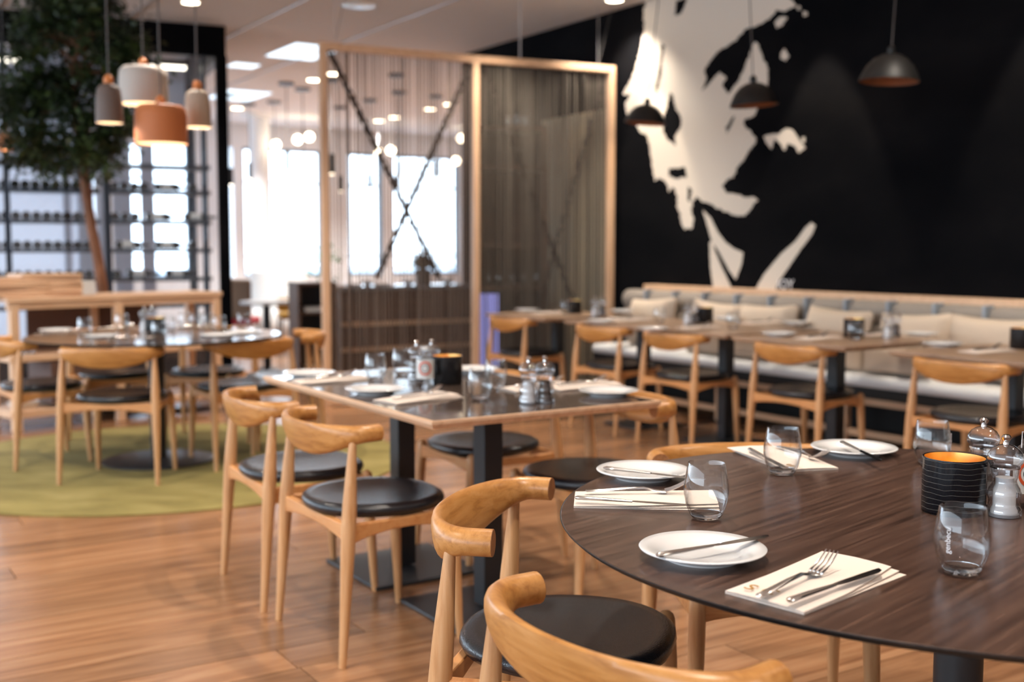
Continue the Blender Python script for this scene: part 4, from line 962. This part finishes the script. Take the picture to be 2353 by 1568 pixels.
for s_, (px, n_, w) in enumerate(((42, 6, 'left'), (128, 7, 'right'))):
    for k in range(n_):
        o = inst(tray, onunit(px, .2 + rnd.uniform(-.015, .015), .923 + .0225 * k), SR + rnd.uniform(-.06, .06), 'pale wooden board, %s in the %s stack on the shelf unit' % (('lowest', 'second from below', 'third from below', 'in the middle', 'third from the top', 'next to the top', 'topmost')[k if k < n_ - 1 else 6], w), 'stacked wooden boards on the shelf unit')
cloth = MB().box((0, 0, .008), (.2, .26, .016)).build('folded_cloth', fab_seat, bevel=.005); tag(cloth, cat='cloth')
for k in range(6): inst(cloth, onunit(196, .2, .923 + .0165 * k), SR + rnd.uniform(-.05, .05), 'folded pale blue-white cloth in the small pile beside the tree trunk', 'folded cloths on the shelf unit')
for i, px in enumerate((48, 66, 88)): inst(tumbler, onunit(px, .2, .5202), 0, 'stemless glass on the middle shelf of the wooden shelf unit', 'glasses stored in the shelf unit')
bowl = tag(MB().lathe([(0, 0), (.03, 0), (.05, .02), (.062, .05), (.058, .05), (.046, .022), (0, .008)], 28).build('white_bowl', china), cat='bowl')
for px in (45, 62, 78): inst(bowl, onunit(px, .15, .1452), 0, 'small white bowl on the lower shelf of the wooden shelf unit', 'bowls on the lower shelf of the shelf unit')
for px in (320, 345, 372, 450, 470): inst(tumbler, onunit(px, .2, .5202), 0, 'stemless glass on the middle shelf, right bay of the wooden shelf unit', 'glasses stored in the right bay')
MB().box((0, 0, .008), (.5, .4, .016))
# ------------------------------------------------------------------ far room furniture
def chairish(name, px, Y, seat_m, back_m, label, ytop, w, leg=cord_m, rz=0):
    p = atd(px, 573, Y); t = tag(empty(name, (p.x, p.y, 0), rz), label, 'chair'); zt = atd(px, ytop, Y).z; W_ = w * Y / FPX
    MB().box((0, 0, .46), (W_, .45, .08)).build('seat', seat_m, t, bevel=.025)
    MB().box((0, .22, (zt + .5) / 2), (W_, .07, zt - .5)).build('backrest', back_m, t, bevel=.03)
    for x in (-1, 1):
        for y in (-1, 1): MB().tube([(x * W_ * .42, y * .19, .42), (x * W_ * .48, y * .22, 0)], [.014, .01], 8).build('leg', leg, t)
chairish('lounge_chair', 558, 12.5, red_m, taupe, 'beige backed chair with red seat beyond the black frame', 641, 56, rz=pi)
chairish('tub_chair', 661, 13.5, mustard, mustard, 'mustard yellow tub chair beyond the screen', 686, 44, rz=.3)
def roundt(px, Y, w, z, m, label, r_=None):
    p = atd(px, 573, Y); t = tag(empty('far_round_table', (p.x, p.y, 0)), label, 'table'); R = w * Y / FPX / 2
    MB().lathe([(0, z - .03), (R, z - .03), (R, z), (0, z)], 40).build('tabletop', m, t, ang=30); MB().lathe([(0, 0), (R * .4, 0), (R * .4, .02), (.04, .03), (.04, z - .03), (0, z - .03)], 20).build('pedestal', black_steel, t, ang=40); return p
roundt(610, 11.6, 120, .72, white_w, 'white round table in the next room between the black frame and the screen')
sofa = atd(640, 640, 15.5); so = tag(empty('curved_sofa', (sofa.x, sofa.y, 0)), 'pale grey curved sofa in the next room', 'sofa')
MB().lathe([(.15, .1), (.85, .1), (.9, .2), (.9, .38), (.85, .44), (.15, .44)], 40).build('seat', fab_seat, so, ang=50); MB().lathe([(.05, .44), (.42, .44), (.38, .95), (.3, 1.0), (.05, 1.0)], 40).build('backrest', fab_seat, so, ang=50)
# magazine cabinet left of the screen and long counter behind it
p = atd(716, 573, 10.6); mc = tag(empty('magazine_cabinet', (p.x, p.y, 0), WR), 'small wood cabinet holding magazines beside the left post of the screen', 'cabinet')
for x in (-.17, .17): MB().box((x, 0, .46), (.025, .4, .92)).build('side_panel', dark_wood, mc, smooth=False)
MB().box((0, 0, .93), (.38, .42, .025)).build('top', dark_wood, mc, smooth=False)
for z in (.1, .38, .66): MB().box((0, 0, z), (.32, .38, .02)).build('shelf', dark_wood, mc, smooth=False)
MB().box((0, .19, .46), (.32, .01, .9)).build('back_panel', black_steel, mc, smooth=False)
mg = tag(MB().box((0, 0, .004), (.2, .27, .008)).build('magazine', white_l, bevel=.001), cat='magazine')
mts = [white_l, taupe, steel_fr]
for z in (.11, .39, .67):
    for k in range(5):
        inst(mg, Vector((p.x, p.y, z + .0085 * k + .0005)), WR + rnd.uniform(-.1, .1), 'magazine lying in the small cabinet beside the screen', 'magazines in the cabinet')
a, b = atd(752, 573, 11.2), atd(1075, 573, 12.0); cr = atan2((b - a).y, (b - a).x); cl_ = (b - a).length; m0 = (a + b) / 2; zt = atd(900, 655, 11.6).z
co = tag(empty('buffet_counter', (m0.x, m0.y, 0), cr), 'long dark buffet counter standing behind the string screen', 'counter')
MB().box((0, 0, zt / 2 - .02), (cl_, .6, zt - .04)).build('body', dark_wood, co, smooth=False); MB().box((0, 0, zt - .015), (cl_ + .06, .66, .03)).build('worktop', mat('grey_stone_top', (.25, .26, .28), .15), co, smooth=False)
for i in range(5): MB().box((-cl_ / 2 + cl_ / 5 * (i + .5), -.305, zt / 2 - .03), (cl_ / 5 - .02, .02, zt - .2)).build('door', dark_wood, co, bevel=.004)
MB().box((0, -.33, .52), (cl_, .05, .04)).build('tray_rail', pale, co, smooth=False); MB().box((0, -.33, .27), (cl_, .05, .04)).build('tray_rail', pale, co, smooth=False)
cd = Vector((cos(cr), sin(cr), 0))
for i, x in enumerate((-.5, -.35, -.2, .1, .25, .55)):
    inst(bowl if i % 2 else plate, m0 * 1.0 - Vector((0, 0, m0.z)) + cd * x + Vector((0, -.1, zt + .0003)), 0, 'white %s on the buffet counter behind the screen' % ('bowl' if i % 2 else 'plate'), 'dishes on the buffet counter')
# potted plant on the counter
q = atd(972, 573, 11.55); pp = tag(empty('potted_plant', (q.x, q.y, zt + .0003)), 'bushy potted plant on the counter behind the screen', 'plant')
MB().lathe([(0, 0), (.07, 0), (.09, .16), (.08, .16), (.07, .14), (0, .14)], 24).build('pot', black_steel, pp, ang=40)
lf = MB(); rnd = random.Random(9)
for k in range(170):
    a_ = rnd.uniform(0, 2 * pi); ln = rnd.uniform(.12, .34); el = rnd.uniform(.1, 1.4); d = Vector((cos(a_) * cos(el), sin(a_) * cos(el), sin(el))); s_ = Vector((0, 0, .15)); y = d.cross(Vector((0, 0, 1))).normalized() * .014
    e = s_ + d * ln; m_ = s_ + d * ln * .55 + Vector((0, 0, .03)); e.z -= .05; lf.add([s_, m_ + y, e, m_ - y], [(0, 1, 2, 3)])
tag(lf.build('foliage', leaf_m, pp, smooth=False), kind='stuff')
q = atd(744, 573, 14.5); bp = tag(empty('floor_plant', (q.x, q.y, 0)), 'green plant standing by the far windows left of the screen', 'plant')
MB().lathe([(0, 0), (.15, 0), (.18, .45), (.16, .45), (0, .42)], 24).build('pot', white_w, bp, ang=40); lf = MB()
for k in range(240):
    a_ = rnd.uniform(0, 2 * pi); h = rnd.uniform(.5, 1.3); r_ = rnd.uniform(.02, .22); c = Vector((cos(a_) * r_, sin(a_) * r_, h)); d = Vector((rnd.gauss(0, 1), rnd.gauss(0, 1), rnd.gauss(0, .6))).normalized() * .1; y = d.cross(Vector((0, 0, 1))).normalized() * .03
    lf.add([c, c + d * .5 + y, c + d, c + d * .5 - y], [(0, 1, 2, 3)])
tag(lf.build('foliage', mat('green_leaf', srgb(50, 110, 60), .5), bp, smooth=False), kind='stuff'); MB().tube([(0, 0, .4), (0, 0, 1.2)], .02, 6).build('stem', bark, bp)
# ------------------------------------------------------------------ bar unit behind the right panel of the screen
p0, p1 = atd(1100, 573, 10.3), atd(1252, 573, 10.3); bw = p1.x - p0.x
bar = tag(empty('bar_cabinet', ((p0.x + p1.x) / 2, 10.3, 0)), 'tall brown bar cabinet with glasses behind the right panel of the screen', 'cabinet')
ht = atd(1150, 288, 10.3).z
for x in (-bw / 2, bw / 2): MB().box((x, .2, ht / 2), (.04, .4, ht)).build('side_panel', dark_wood, bar, smooth=False)
for py in (290, 380, 560, 655): MB().box((0, .2, atd(1150, py, 10.3).z - .02), (bw - .04, .4, .04)).build('shelf', dark_wood, bar, smooth=False)
MB().box((0, .39, ht / 2), (bw, .02, ht)).build('back_panel', brown_panel, bar, smooth=False)
zs = atd(1150, 655, 10.3).z
for i in range(10):
    inst(tumbler, (bar.location.x - .22 + .11 * (i % 5), 10.38 + .12 * (i // 5), zs + .0005), 0, 'stemless glass on the lower shelf of the bar cabinet behind the screen', 'glasses on the bar cabinet shelf')
for i in range(6):
    inst(tumbler, (bar.location.x + .0 + .08 * (i % 3), 10.42 + .12 * (i // 3), ht + .0005), 0, 'stemless glass on top of the bar cabinet behind the screen', 'glasses on top of the bar cabinet')
q = atd(1122, 573, 9.95); z0, z1 = atd(1122, 850, 9.95).z, atd(1122, 670, 9.95).z; z0 = max(z0, 0)
ds = tag(empty('drinks_display', (q.x, 9.95, 0)), 'glowing violet-blue drinks display behind the middle post of the screen', 'display cabinet')
MB().box((0, .1, z1 / 2), (.22, .2, z1)).build('housing', black_steel, ds, smooth=False); MB().box((0, -.005, z1 / 2 + .05), (.17, .01, z1 - .14)).build('lit_panel', screen_e, ds, smooth=False)
# beige panel with rounded edges on the black wall
ua_, ub_ = u_of(atn(1392, 573, NW - .06)), u_of(atn(1242, 573, NW - .06)); q = un((ua_ + ub_) / 2, NW - .03); hz = atn(1318, 262, NW - .06).z; Lb = ub_ - ua_
bp_ = tag(empty('beige_wall_panel', (q.x, q.y, 0), RU), 'beige wall panel seen through the right panel of the string screen', 'wall panel')
MB().box((0, 0, hz / 2), (Lb, .056, hz)).build('panel_board', mat('beige_panel', srgb(190, 172, 142), .7), bp_, bevel=.02)
for n_ in ('floor_gap',): pass
for pr in (plate, tumbler, knife, fork, napkin, salt, pepper, candle, chair, tray, cloth, bowl, mg, bt, b2, cw, lc):
    if pr.name not in USED: print('UNUSED', pr.name)
